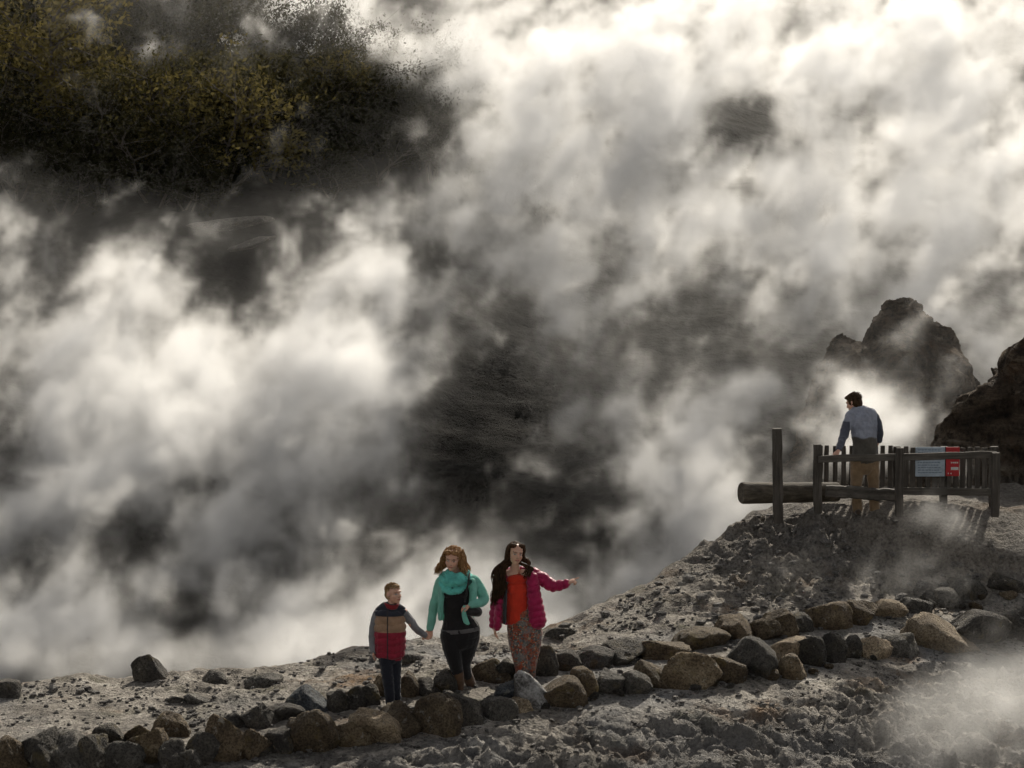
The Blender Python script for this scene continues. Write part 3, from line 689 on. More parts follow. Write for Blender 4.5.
def add_hand(S, wrist, dirv, palmn, k=1., curl=.35, thumb=1, point=False, spread=.12):
    """palm, four fingers and a thumb; dirv along the hand, palmn out of the palm"""
    d = V3(dirv); d /= np.linalg.norm(d); pn = V3(palmn); pn -= d * np.dot(pn, d); pn /= np.linalg.norm(pn); s = np.cross(d, pn) * thumb
    w = V3(wrist); kk = k
    S.tube([w - d * .02 * kk, w + d * .03 * kk, w + d * .085 * kk], [(.024 * kk, .019 * kk), (.034 * kk, .017 * kk), (.038 * kk, .014 * kk)], side=s)
    for i, (o, L) in enumerate(((.030, .068), (.010, .077), (-.010, .072), (-.029, .056))):
        base = w + d * .082 * kk + s * o * kk; dd = d + s * (o * 5 * spread * 2); dd /= np.linalg.norm(dd)
        cu = curl
        if point: cu = .03 if i == 0 else 1.45
        p = [base - d * .02 * kk, base]; a = 0; cur = base
        for j, fr in enumerate((.45, .32, .25)):
            a += cu * (.7 if j == 0 else .8); st = (dd * math.cos(a) + pn * math.sin(a)) * L * fr * kk; cur = cur + st; p.append(cur)
        S.tube(p, [.0095 * kk, .0098 * kk, .0092 * kk, .0085 * kk, .0072 * kk], n=10, nu=10)
    b = w + d * .03 * kk + s * .026 * kk; t1 = b + (d * .6 + s * .75 + pn * .25) * .042 * kk; t2 = t1 + (d * .85 + s * .25 + pn * .35) * .034 * kk
    S.tube([b - s * .01 * kk, b, t1, t2], [.013 * kk, .0135 * kk, .0115 * kk, .009 * kk], n=10, nu=10)
def mat_skin(name):
    m, t, b = newmat(name, .5, .4); a = t.add('ShaderNodeVertexColor', layer_name='paint')
    tc = t.add('ShaderNodeTexCoord').outputs['Object']; n = t.noise(tc, 30, 4, .6)
    t.l.new(t.mix(t.ramp(n, [(.35, .18), (.65, 0.)]), a.outputs[0], (.45, .2, .14)), b.inputs['Base Color'])
    b.inputs['Subsurface Weight'].default_value = .15; b.inputs['Subsurface Radius'].default_value = (.01, .004, .002); b.inputs['Subsurface Scale'].default_value = 1.
    return m
M_SKIN = mat_skin('skin')
def mat_cloth(name, col, var=.25, rough=.85, trans=0., weave=180.):
    m, t, b = newmat(name, rough, .2); tc = t.add('ShaderNodeTexCoord').outputs['Object']
    n = t.noise(tc, 9, 5, .6); f = t.noise(tc, weave, 3, .6)
    c = t.ramp(n, [(.3, tuple(x * (1 - var) for x in col)), (.7, tuple(x * (1 + var) for x in col))])
    t.l.new(c, b.inputs['Base Color']); bump(t, b, t.math('ADD', n, t.math('MULTIPLY', f, .15)), .01)
    b.inputs['Sheen Weight'].default_value = .25; b.inputs['Sheen Roughness'].default_value = .5
    if trans:
        tr = t.add('ShaderNodeBsdfTranslucent'); t.l.new(c, tr.inputs['Color']); mx = t.add('ShaderNodeMixShader', ins={0: trans})
        t.l.new(b.outputs[0], mx.inputs[1]); t.l.new(tr.outputs[0], mx.inputs[2])
        t.l.new(mx.outputs[0], [n for n in t.n if n.type == 'OUTPUT_MATERIAL'][0].inputs[0])
    return m
def mat_paint(name, rough=.8, sheen=.2, spec=.25):
    m, t, b = newmat(name, rough, spec); a = t.add('ShaderNodeVertexColor', layer_name='paint'); tc = t.add('ShaderNodeTexCoord').outputs['Object']
    n = t.noise(tc, 12, 6, .6)
    t.l.new(t.mix(1., a.outputs[0], t.ramp(n, [(.3, .75), (.7, 1.2)]), 'MULTIPLY'), b.inputs['Base Color']); b.inputs['Sheen Weight'].default_value = sheen
    bump(t, b, n, .008); return m
def mat_hair(name, c0, c1):
    m, t, b = newmat(name, .7, .25); tc = t.add('ShaderNodeTexCoord').outputs['Object']
    n = t.noise(t.vmath('MULTIPLY', tc, (60., 60., 9.)), 1., 5, .6)
    c = t.ramp(n, [(.3, c0), (.7, c1)]); t.l.new(c, b.inputs['Base Color']); bump(t, b, n, .01)
    tr = t.add('ShaderNodeBsdfTranslucent'); t.l.new(c, tr.inputs['Color']); mx = t.add('ShaderNodeMixShader', ins={0: .45})
    t.l.new(b.outputs[0], mx.inputs[1]); t.l.new(tr.outputs[0], mx.inputs[2]); t.l.new(mx.outputs[0], [q for q in t.n if q.type == 'OUTPUT_MATERIAL'][0].inputs[0])
    return m
def strands(S, roots, fn, r, seed, nseg=10):
    rg = np.random.RandomState(seed)
    for p in roots:
        pts = fn(p, rg); S.tube(pts, [r * 1.0] + [r] * (len(pts) - 2) + [r * .25], n=nseg, nu=5)
def join_raw(o, S):
    """add unremeshed strands to an object's mesh"""
    bm = bmesh.new(); bm.from_mesh(o.data); me = S.raw(); bm.from_mesh(me); bm.to_mesh(o.data); bm.free(); bpy.data.meshes.remove(me); smooth(o.data)
def folds(amp, sx=18, sz=7, seed=0):
    return lambda co: amp * fbm(co[:, 0] * sx + seed, co[:, 1] * sx, co[:, 2] * sz, 4, .55, seed=seed)
SK = np.array((.60, .36, .26))
def rigged(pxy, Y0=None):
    b = hit(*pxy) if Y0 is None else P(pxy[0], pxy[1], Y0)
    def L(px, py, dy=0.): return P(px, py, b[1] + dy) - b
    return b, L
def body(parent, L, hd, fwd, up, hk, neck, sh, torso, arms, legs, shoes=None, skin=SK, iris=(.03, .03, .03), brow=(.1, .055, .03), hands=None, k=1.):
    S = Solid(); c = L(*hd); R = headR(fwd, up); add_head(S, c, R, hk)
    S.tube([c + R @ V3((0, .02, -.03)) * hk, L(*neck)], [.052 * k, .056 * k])
    (a, b_) = sh; S.tube([L(*a), L(*neck) - V3((0, 0, .03)), L(*b_)], [.05 * k, .062 * k, .05 * k], n=12)
    S.tube([L(*t[0]) for t in torso], [t[1] for t in torso], side=(1, 0, 0))
    for A, rads in arms: S.tube([L(*p) for p in A], rads)
    for h in hands: add_hand(S, *h)
    for A, rads in legs: S.tube([L(*p) for p in A], rads)
    def paint(co):
        col = np.tile(skin, (len(co), 1)).astype(float); return face_paint(co, col, c, R, hk, skin, brow=brow, iris=iris)
    o = S.build('body', M_SKIN, parent, .0055, 2, paint=paint)
    return c, R

# ---- woman in teal
bA, L = rigged((462, 694), 27.45)
pA = empty('person', bA); tag(pA, 'woman in mint cardigan and turquoise scarf, holding the hand of the boy', 'woman')
wl = L(430.5, 628, -.02); wr = L(470.5, 605.5, -.2)
hA = [(wl, L(429.8, 640, -.04) - wl, (-.5, -1, 0), .95, .5, 1, False, .05), (wr, L(463, 607.5, -.2) - wr, (0, .3, -1), .95, .8, 1)]
cA, RA = body(pA, L, (452.6, 559.5, -.06), (-.2, -1, -.15), (.08, 0, 1), 1.12, (456, 574, .0), ((440, 582.5), (475, 581)),
     [((457, 584), (.15, .09)), ((457, 598), (.145, .10)), ((457, 612), (.13, .10)), ((460, 632), (.195, .13)), ((460, 640), (.19, .13))],
     [([(441, 583), (434.5, 606, .03), (430.5, 628, -.02)], [.048, .038, .026]), ([(474, 582), (484, 599.5, .0), (477, 604, -.1), (470.5, 605.5, -.2)], [.048, .04, .036, .026])],
     [([(451, 638, -.02), (454.5, 662, -.06), (459, 686, -.02)], [.105, .07, .045]), ([(469, 638, .02), (463.5, 664, .03), (471, 684, .14)], [.105, .07, .045])], hands=hA)
M_TOPBLK = mat_cloth('black jersey', (.012, .011, .012)); M_LEG = mat_cloth('black leggings', (.010, .009, .010)); M_MINT = mat_cloth('mint cardigan knit', (.24, .60, .50), .15, trans=.35)
M_SCARF = mat_cloth('turquoise scarf', (.17, .68, .60), .25, trans=.3); M_BOOT = mat_cloth('brown leather boot', (.10, .055, .03), .3, .6); M_BLKL = mat_cloth('black leather', (.015, .014, .014), .2, .45)
M_GREYH = mat_cloth('grey hem', (.10, .095, .095))
S = Solid(); S.tube([L(457, 579), L(457, 588), L(457, 600), L(457, 614), L(460, 628), L(460.5, 633.5)], [(.13, .08), (.165, .112), (.165, .122), (.15, .118), (.225, .15), (.225, .15)], side=(1, 0, 0))
S.ell(L(449, 593, -.075), (.062, .055, .06)); S.ell(L(463, 593, -.075), (.062, .055, .06))
S.build('black_top', M_TOPBLK, pA, .008, 2, disp=folds(.012, 14, 10, 3))
S = Solid(); S.tube([L(460, 627.6), L(460.4, 631.5)], [(.2255, .152), (.2275, .154)], side=(1, 0, 0), n=3, caps=False, nu=40); S.build('hem', M_GREYH, pA, remesh=False)
S = Solid(); S.tube([L(460, 628), L(460, 640)], [(.212, .145), (.205, .14)], side=(1, 0, 0))
S.tube([L(450.5, 636, -.02), L(452.5, 650, -.04), L(455.5, 664, -.06), L(458.5, 676, -.04)], [(.122, .125), (.108, .11), (.082, .085), (.06, .065)])
S.tube([L(469.5, 636, .02), L(466.5, 650, .03), L(464, 664, .04), L(467.5, 676, .09)], [(.122, .125), (.108, .11), (.082, .085), (.058, .062)])
S.build('leggings', M_LEG, pA, .008, 2, disp=folds(.006, 10, 20, 5))
for q in ([L(458, 673, -.05), L(459, 684, -.03), L(459.3, 690.5, -.02)], [L(466.5, 674, .09), L(470, 682, .13), L(473, 688, .16)]):
    S = Solid(); S.tube(q, [.068, .062, .055]); a = q[-1]; S.tube([a + V3((0, .03, -.02)), a + V3((-.02, -.10, -.035)), a + V3((-.03, -.17, -.045))], [(.045, .04), (.045, .036), (.035, .026)])
    S.build('boot', M_BOOT, pA, .007, 1, disp=folds(.006, 20, 30, 6))
S = Solid()
S.tube([L(441, 582), L(437.5, 594, .02), L(434, 607, .03), L(431.5, 619, .0), L(430.5, 628, -.02)], [.068, .064, .055, .048, .044])
S.tube([L(474, 581), L(480.5, 590, .01), L(484, 599.5, -.01), L(478, 603.5, -.11), L(471.5, 605, -.19)], [.07, .066, .062, .052, .042])
S.tube([L(441, 581, .02), L(457, 576, .05), L(474, 580, .02)], [.06, .055, .06], n=12)
S.tube([L(457, 582, .05), L(457, 600, .08), L(457, 619, .10)], [(.19, .06), (.185, .055), (.20, .045)], side=(1, 0, 0))       # back
S.tube([L(443, 583, -.04), L(441.5, 596, -.06), L(440.5, 608, -.07), L(440, 618, -.05)], [(.045, .06), (.035, .07), (.035, .07), (.028, .06)], side=(1, 0, 0))
S.tube([L(472, 582, -.05), L(473, 594, -.09), L(472, 604, -.09), L(474, 612, -.03)], [(.05, .06), (.045, .06), (.035, .06), (.02, .05)], side=(1, 0, 0))
S.build('cardigan', M_MINT, pA, .008, 2, disp=folds(.014, 12, 9, 8))
S = Solid(); S.tube([L(464.5, 606, -.22), L(464, 614, -.215), L(466, 621, -.21), L(468.5, 624, -.20)], [(.016, .01), (.028, .012), (.034, .014), (.02, .01)], side=(1, 0, 0)); S.build('hanging_cuff', M_MINT, pA, .005, 1)
S = Solid(); rs = np.random.RandomState(4)
for (cx_, cy_, rx_, ry_, dz, th) in ((456, 574.5, .12, .11, .012, .034), (455.5, 577, .145, .125, .0, .038), (453.5, 581.5, .13, .12, -.04, .036), (458, 571.5, .105, .095, .0, .028)):
    c0 = L(cx_, cy_, -.02); pts = []
    for i in range(25):
        a = i / 24 * 2 * math.pi; pts.append(c0 + V3((rx_ * math.cos(a), ry_ * math.sin(a) - .02, dz * (-math.sin(a)) * 1.6 - .03 * max(0, -math.sin(a)) + rs.normal() * .004)))
    S.tube(pts, [th * (1 + .15 * math.sin(i * 1.7)) for i in range(25)], side=(0, 0, 1), n=60, nu=12)
S.ell(L(452, 583, -.14), (.10, .03, .045))
S.build('scarf', M_SCARF, pA, .006, 1, disp=lambda co: .013 * fbm(co[:, 0] * 7, co[:, 1] * 7, co[:, 2] * 42 + co[:, 0] * 25, 3, .5, seed=14, ridged=True))
S = Solid(); S.tube([L(469.5, 573, -.08), L(468.5, 581, -.175), L(466.5, 592, -.185), L(465, 603, -.19)], [(.010, .005)] * 4, side=(1, 0, 0), n=20); S.build('bag_strap', M_BLKL, pA, remesh=False)
S = Solid(); S.tube([L(470, 611.5, -.18), L(478, 612, -.14)], [(.055, .05), (.055, .05)], side=(0, 0, 1)); S.ell(L(475, 612, -.18), (.07, .03, .045)); ob = S.build('handbag', M_BLKL, pA, .006, 2)
S = Solid(); S.ell(L(470, 581.5, -.15), (.028, .018, .028)); S.ell(L(468.8, 583.5, -.16), (.018, .014, .02)); S.build('brooch', mat_cloth('dark green trim', (.01, .06, .045)), pA, .005, 1)
M_HAIRA = mat_hair('auburn hair', (.20, .10, .04), (.58, .36, .17))
S = Solid(); E = lambda p, r: S.ell(cA + RA @ (V3(p) * 1.12), V3(r) * 1.12, RA)
E((0, .042, .047), (.095, .096, .088)); E((.064, .04, .01), (.040, .065, .085)); E((-.064, .04, .01), (.040, .065, .085)); E((0, .06, -.04), (.10, .07, .09)); E((-.03, -.05, .088), (.05, .035, .025)); E((.04, -.05, .085), (.045, .035, .025))
E((.098, .02, -.045), (.036, .05, .075)); E((-.098, .02, -.045), (.036, .05, .075))
oh = S.build('hair', M_HAIRA, pA, .006, 1, disp=folds(.020, 45, 9, 2))
St = Solid(); roots = [(sx * a, y, z) for sx in (-1, 1) for a in (.03, .06, .085) for y in (-.05, 0, .05, .09) for z in (.10, .07, .03)]
def fa(p, rg):
    s = 1 if p[0] > 0 else -1; e = rg.uniform(.0, .03)
    q = [V3(p), V3((s * (.085 + e), p[1] + .01, .03)), V3((s * (.10 + e), p[1] + .01, -.04)), V3((s * (.10 + e + rg.uniform(-.02, .05)), p[1] + rg.uniform(-.03, .02), -.10)), V3((s * (.11 + e + rg.uniform(-.02, .05)), p[1] + rg.uniform(-.03, .02), -.13 - rg.uniform(0, .04)))]
    return [cA + RA @ (x * 1.12) for x in q]
strands(St, roots * 5, fa, .0038, 5); join_raw(oh, St)

# ---- boy
bB, L = rigged((389, 707), 26.85)
pB = empty('person', bB); tag(pB, 'boy in a navy, tan and red quilted vest, looking to his side', 'boy')
wl = L(373.2, 650, -.03); wr = L(423.5, 634.5, .2)
hB = [(wl, (.02, -.02, -1), (1, 0, 0), .8, .4, 1), (wr, L(431, 640, .28) - wr, (.3, .9, -.3), .8, .7, -1, False, .05)]
cB, RB = body(pB, L, (393.6, 594.3, -.02), (.72, -.70, .10), (0, 0, 1), 1.0, (391, 606), ((377, 613), (404, 612)),
     [((390, 614), (.12, .075)), ((390, 632), (.12, .08)), ((390, 652), (.115, .085))],
     [([(377, 614), (373, 632, .02), (373.2, 650, -.03)], [.04, .033, .024]), ([(404, 613), (413, 625.5, .08), (423.5, 634.5, .2)], [.04, .033, .024])],
     [([(385.5, 652, -.02), (388, 680, -.06), (389.5, 701, -.02)], [.07, .05, .036]), ([(394.5, 652, .02), (395, 680, .0), (396, 701, .04)], [.07, .05, .036])], hands=hB, brow=(.32, .2, .11), k=.85)
M_VEST = mat_paint('quilted vest'); M_SLV = mat_cloth('grey sweater', (.17, .17, .18)); M_JEAN = mat_cloth('dark navy jeans', (.012, .014, .022)); M_SHOE = mat_cloth('dark trainers', (.03, .03, .035), .3, .6); M_SOLE = mat_cloth('pale sole', (.35, .34, .32))
z1 = L(390, 615)[2]; z2 = L(390, 631)[2]; z0 = L(390, 653)[2]
def vp(co):
    c = np.tile((.30, .19, .12), (len(co), 1)).astype(float); z = co[:, 2] + .012 * co[:, 0]
    c[z > z1] = (.022, .024, .035); c[z < z2] = (.23, .012, .03); 
    zip_ = (np.abs(co[:, 0] - L(388, 630)[0]) < .008) & (co[:, 1] < 0); c[zip_] = (.03, .028, .03)
    return c
def quilt(freq, amp, off=0.):
    return lambda co: 1.4 * amp * (np.abs(np.sin((co[:, 2] + off + .01 * np.sin(co[:, 0] * 30)) * math.pi * freq)) ** .6 - .6) + .006 * fbm(co[:, 0] * 20, co[:, 1] * 20, co[:, 2] * 20, 3, seed=33)
S = Solid(); S.tube([L(390.5, 608), L(390, 614), L(390, 630), L(390, 645), L(389.5, 652)], [(.12, .08), (.175, .115), (.18, .13), (.178, .132), (.175, .128)], side=(1, 0, 0))
S.tube([L(379, 612), L(390, 606), L(402, 611)], [.055, .06, .055], n=12); vest = S.build('vest', M_VEST, pB, .0065, 2, disp=quilt(12.5, .011), paint=vp)
S = Solid(); pts = [L(391.5, 605.5, -.01) + V3((.075 * math.cos(a), .07 * math.sin(a), .012 * math.sin(a * 2 + 1))) for a in np.linspace(0, 2 * math.pi, 17)]; S.tube(pts, [(.028, .016)] * 17, side=(0, 0, 1), n=34); S.build('collar', mat_cloth('red collar lining', (.20, .015, .02)), pB, .006, 1)
for q, rr in (([L(378, 613), L(374, 625, .02), L(372.6, 638, .01), L(373.2, 651, -.03)], [.054, .05, .044, .038]), ([L(403, 612.5, .0), L(410.5, 621, .06), L(416.5, 629, .12), L(424.5, 635, .205)], [.054, .048, .042, .036])):
    S = Solid(); S.tube(q, rr); S.build('sleeve', M_SLV, pB, .006, 1, disp=folds(.010, 24, 24, 12))
S = Solid(); S.tube([L(390, 648), L(390, 657)], [(.15, .11), (.135, .10)], side=(1, 0, 0)); S.tube([L(385.3, 655, -.02), L(387, 670, -.05), L(389, 688, -.05), L(390.2, 702, -.03)], [.085, .072, .06, .055]); S.tube([L(395, 655, .02), L(395, 670, .01), L(395.5, 688, .02), L(396.5, 702, .04)], [.085, .072, .06, .055])
S.build('trousers', M_JEAN, pB, .0065, 1, disp=folds(.009, 14, 22, 15))
for a in (L(390.4, 705, -.05), L(397, 704, .02)):
    S = Solid(); S.tube([a + V3((0, .05, .0)), a + V3((-.005, -.04, -.005)), a + V3((-.01, -.13, -.015))], [(.040, .038), (.042, .036), (.034, .024)]); sh = S.build('shoe', M_SHOE, pB, .006, 1)
    S = Solid(); S.tube([a + V3((0, .055, -.03)), a + V3((-.005, -.04, -.033)), a + V3((-.01, -.135, -.035))], [(.043, .012), (.045, .011), (.037, .010)]); S.build('sole', M_SOLE, sh, .006, 1)
M_HAIRB = mat_hair('short sandy hair', (.30, .19, .09), (.58, .42, .24))
S = Solid(); E = lambda p, r: S.ell(cB + RB @ (V3(p) * .95), V3(r) * .95, RB)
E((0, .028, .052), (.083, .092, .080)); E((0, .05, .0), (.080, .068, .075)); E((0, -.045, .095), (.055, .040, .026))
oh = S.build('hair', M_HAIRB, pB, .006, 1, disp=folds(.008, 60, 60, 2))
St = Solid(); rg_ = np.random.RandomState(8); roots = []
for i in range(260):
    a = rg_.uniform(0, 6.28); u = rg_.uniform(0.1, 1); s_ = math.sqrt(1 - u * u); roots.append((.080 * s_ * math.cos(a), .028 + .09 * s_ * math.sin(a), .052 + .078 * u))
def fb(p, rg):
    d = V3(p) - V3((0, .03, .02)); d /= np.linalg.norm(d); t_ = V3((rg.normal() * .3, -.6, .1)); 
    return [cB + RB @ (V3(p) * .95 - d * .01), cB + RB @ (V3(p) * .95 + d * .008 + t_ * .008), cB + RB @ (V3(p) * .95 + d * .012 + t_ * .022)]
strands(St, roots, fb, .004, 6, 4); join_raw(oh, St)

# ---- woman in magenta jacket
bC, L = rigged((523, 690), 27.95)
pC = empty('person', bC); tag(pC, 'dark haired woman in an open magenta puffer jacket, pointing with her outstretched arm', 'woman')
wl = L(494.5, 626, -.06); wr = L(567.5, 583, -.12)
hC = [(wl, L(495.6, 640, -.08) - wl, (1, -.2, 0), .98, .35, 1), (wr, L(577, 579.5, -.17) - wr, (0, .5, -1), .98, .3, 1, True)]
cC, RC = body(pC, L, (515.6, 554.2, -.05), (.30, -1, .02), (.16, 0, 1), 1.10, (515, 571), ((503, 575.5), (534, 574)),
     [((517, 581), (.11, .06)), ((518, 592), (.125, .085)), ((518, 606), (.125, .095)), ((524, 628), (.18, .125)), ((524, 636), (.18, .125))],
     [([(503, 576), (496.5, 600, .03), (494.5, 626, -.06)], [.045, .038, .026]), ([(535, 574), (551, 585.5, -.03), (567.5, 583, -.12)], [.045, .038, .026])],
     [([(517, 634, -.02), (521, 660, -.08), (522, 685, -.03)], [.10, .066, .043]), ([(533, 634, .02), (530, 660, .0), (529, 685, .06)], [.10, .066, .043])], hands=hC)
M_MAG = mat_cloth('magenta puffer shell', (.36, .010, .075), .2, .45, .12, 60.); M_LIN = mat_cloth('dark grey lining', (.03, .03, .032)); M_RED = mat_cloth('bright red top', (.55, .035, .015), .15)
def mat_pattern():
    m, t, b = newmat('patterned trousers', .8, .2); tc = t.add('ShaderNodeTexCoord').outputs['Object']
    wv = t.vmath('ADD', tc, t.vmath('SCALE', t.noise(tc, 9, 3, .5, out=1), scale=.06)); v = t.add('ShaderNodeTexVoronoi', feature='F1', ins={'Vector': wv, 'Scale': 58.})
    sepc = t.add('ShaderNodeSeparateColor', ins={0: v.outputs['Color']}).outputs[0]
    c = t.ramp(sepc, [(0., (.30, .06, .03)), (.20, (.07, .085, .09)), (.38, (.36, .28, .2)), (.52, (.08, .055, .045)), (.68, (.38, .10, .04)), (.80, (.13, .14, .14)), (.9, (.26, .17, .12))], 'CONSTANT')
    big = t.noise(tc, 7, 4, .6); c = t.mix(t.ramp(big, [(.52, 0.), (.60, .75)]), c, (.34, .06, .025)); c = t.mix(t.ramp(t.noise(t.vmath('ADD', tc, (4., 4., 1.)), 9, 4, .6), [(.53, 0.), (.6, .7)]), c, (.17, .19, .19))
    e = t.ramp(t.add('ShaderNodeTexVoronoi', feature='DISTANCE_TO_EDGE', ins={'Vector': wv, 'Scale': 58.}).outputs[0], [(.03, .7), (.08, 0.)]); c = t.mix(e, c, (.05, .04, .035))
    t.l.new(c, b.inputs['Base Color']); b.inputs['Sheen Weight'].default_value = .2; bump(t, b, big, .01); return m
M_PAT = mat_pattern()
S = Solid(); S.ell(L(516.5, 579.5, -.03), (.125, .08, .07)); S.tube([L(516.5, 577), L(517, 586), L(517.5, 598), L(518, 610), L(519.5, 618)], [(.07, .05), (.15, .108), (.148, .118), (.14, .112), (.165, .122)], side=(1, 0, 0)); S.ell(L(512, 590, -.07), (.055, .05, .055)); S.ell(L(523, 590, -.07), (.055, .05, .055))
S.build('red_top', M_RED, pC, .0075, 2, disp=folds(.010, 14, 8, 23))
S = Solid(); S.tube([L(523.5, 615), L(524.5, 626), L(525, 638)], [(.165, .12), (.208, .14), (.20, .14)], side=(1, 0, 0))
S.tube([L(517, 634, -.02), L(519, 650, -.06), L(521, 666, -.07), L(522.5, 684, -.03)], [(.115, .125), (.102, .105), (.08, .085), (.062, .07)]); S.tube([L(533, 634, .02), L(531.5, 650, .01), L(530, 666, .02), L(529.5, 684, .06)], [(.115, .125), (.10, .105), (.078, .085), (.06, .07)])
S.build('patterned_trousers', M_PAT, pC, .0075, 2, disp=folds(.008, 10, 16, 25))
for a in (L(522.5, 688, -.06), L(530, 687.5, .03)):
    S = Solid(); S.tube([a + V3((0, .05, .02)), a + V3((0, -.04, .0)), a + V3((0, -.14, -.01))], [(.045, .045), (.045, .038), (.036, .026)]); S.build('shoe', M_SHOE, pC, .006, 1)
def puff(co):
    x = co[:, 0]; z = co[:, 2]; xa = L(543, 575)[0]; arm = sstep(xa - .04, xa + .04, x) * (z > L(540, 592)[2])
    ph = np.where(arm > .5, x * .95, z + .012 * np.sin(x * 25)); return .014 * (np.abs(np.sin(ph * math.pi * 13.5)) ** .55 - .6) + .008 * fbm(x * 16, co[:, 1] * 16, z * 16, 3, seed=43)
S = Solid()
S.tube([L(503, 576), L(499.5, 588, .02), L(496.5, 601, .03), L(495, 614, -.01), L(494.3, 625, -.055)], [.072, .072, .068, .064, .055])
S.tube([L(534, 574.5), L(542, 578.5, -.01), L(551, 585, -.03), L(559.5, 585.5, -.075), L(566.5, 583.5, -.115)], [.078, .078, .074, .062, .05])
S.tube([L(503, 576, .02), L(518, 571, .05), L(535, 574, .02)], [.062, .06, .065], n=12)
S.tube([L(519, 578, .06), L(519, 600, .09), L(521, 620, .10)], [(.20, .06), (.205, .06), (.235, .055)], side=(1, 0, 0))
S.tube([L(502.5, 579, -.03), L(500.5, 595, -.05), L(498.5, 612, -.06), L(497, 626, -.05)], [(.045, .085), (.045, .095), (.048, .10), (.052, .10)], side=(1, 0, 0))
S.tube([L(532.5, 577, -.05), L(533.5, 590, -.08), L(535.5, 605, -.09), L(537.5, 621, -.07)], [(.065, .08), (.08, .085), (.092, .095), (.105, .10)], side=(1, 0, 0))
S.build('puffer_jacket', M_MAG, pC, .0075, 2, disp=puff)
S = Solid(); S.tube([L(506.3, 583, -.03), L(505.2, 600, -.06), L(504.3, 622, -.06)], [(.018, .07), (.022, .085), (.022, .09)], side=(1, 0, 0)); S.build('jacket_lining', M_LIN, pC, .006, 1)
M_HAIRC = mat_hair('long dark brown hair', (.02, .011, .007), (.13, .065, .032))
S = Solid(); E = lambda p, r: S.ell(cC + RC @ (V3(p) * 1.10), V3(r) * 1.10, RC)
E((0, .045, .045), (.092, .094, .088)); E((.064, .045, .0), (.036, .062, .09)); E((-.064, .045, .0), (.036, .062, .09)); E((0, .065, -.05), (.10, .065, .10)); E((-.045, -.03, .095), (.045, .04, .026)); E((.05, -.03, .092), (.042, .04, .026)); E((.085, .02, .03), (.022, .05, .06)); E((-.085, .02, .03), (.022, .05, .06))
S.tube([cC + RC @ V3((-.085, .02, -.01)), L(504.5, 565, -.04), L(500.5, 577, -.10), L(498.5, 588, -.12), L(496.5, 596, -.11)], [(.04, .05), (.055, .045), (.05, .035), (.035, .03), (.012, .012)], side=(1, 0, 0))
S.tube([cC + RC @ V3((.085, .04, -.0)), L(527, 561, .02), L(528.5, 567, -.01)], [(.03, .045), (.032, .035), (.015, .015)], side=(1, 0, 0))
oh = S.build('hair', M_HAIRC, pC, .007, 1, disp=lambda co: .012 * fbm(co[:, 0] * 45, co[:, 1] * 45, co[:, 2] * 14, 4, .55, seed=71))
St = Solid(); rg_ = np.random.RandomState(9)
def fc(p, rg):
    j = rg.uniform(-1, 1, 3); e = rg.uniform(-6, 6); w_ = rg.uniform(-2., 2., 5)
    q = [cC + RC @ V3((-.075 + rg.uniform(-.01, .02), rg.uniform(-.04, .08), rg.uniform(-.02, .07))), L(503 + e * .7 + w_[0], 565, -.06 + j[1] * .04), L(500 + e + w_[1] - 1.2, 575 + j[0], -.12 + j[1] * .03), L(499 + e + w_[2] + 1., 587, -.14 + j[1] * .03), L(497 + e * .8 + w_[3], 596 + j[2] * 2, -.13 + j[1] * .03), L(495 + e * .7 + w_[4], 603 + rg.uniform(-5, 4), -.11 + j[1] * .03)]
    return q
strands(St, range(190), fc, .0036, 7, 16)
def fd(p, rg):
    e = rg.uniform(-3, 4); w_ = rg.uniform(-1.2, 1.2, 4)
    return [cC + RC @ V3((.08, rg.uniform(-.03, .08), rg.uniform(0, .08))), cC + RC @ V3((.10, rg.uniform(-.03, .05), -.04)), L(528 + e + w_[0], 567, -.05), L(528 + e + w_[1], 571, -.09), L(525 + e * 1.3 + w_[2], 577 + rg.uniform(-3, 3), -.13)]
strands(St, range(55), fd, .0034, 8, 12)
join_raw(oh, St)

# ---- man at the lookout
bD, L = rigged((865, 513), 34.2)
pD = empty('person', bD); tag(pD, 'man seen from behind in a grey blue shirt, leaning over the rail', 'man')
wl = L(838.5, 450, -.42); wr = L(879, 441, .05)
hD = [(wl, L(835.5, 456, -.50) - wl, (0, -.2, -1), 1.05, .4, -1), (wr, L(876, 446, .12) - wr, (-1, 0, 0), 1.05, .6, 1)]
cD, RD = body(pD, L, (853.4, 402.8, .10), (-.75, .55, -.42), (-.25, .25, 1), 1.08, (859, 412, .05), ((849.5, 418.5, -.02), (872, 415, .04)),
     [((862, 424), (.11, .06)), ((863, 430), (.13, .09)), ((865, 444), (.15, .115)), ((865, 458), (.165, .12))],
     [([(850, 419, -.03), (843.5, 436, -.15), (838.5, 450, -.42)], [.055, .044, .032]), ([(873, 416, .03), (879, 430, .0), (879, 441, .05)], [.055, .044, .032])],
     [([(857.5, 460, -.02), (856.5, 485, -.02), (857.5, 508, .0)], [.095, .065, .045]), ([(872.5, 460, .02), (873, 485, .02), (874, 509, .04)], [.095, .065, .045])], hands=hD, k=1.05)
M_SH = mat_paint('grey blue shirt', .75); M_KH = mat_cloth('khaki trousers', (.21, .145, .085), .25); M_MS = mat_cloth('brown walking shoe', (.07, .05, .035), .3, .6); M_WHITE2 = mat_cloth('white shirt tail', (.6, .6, .58))
zs_ = L(865, 437)[2]
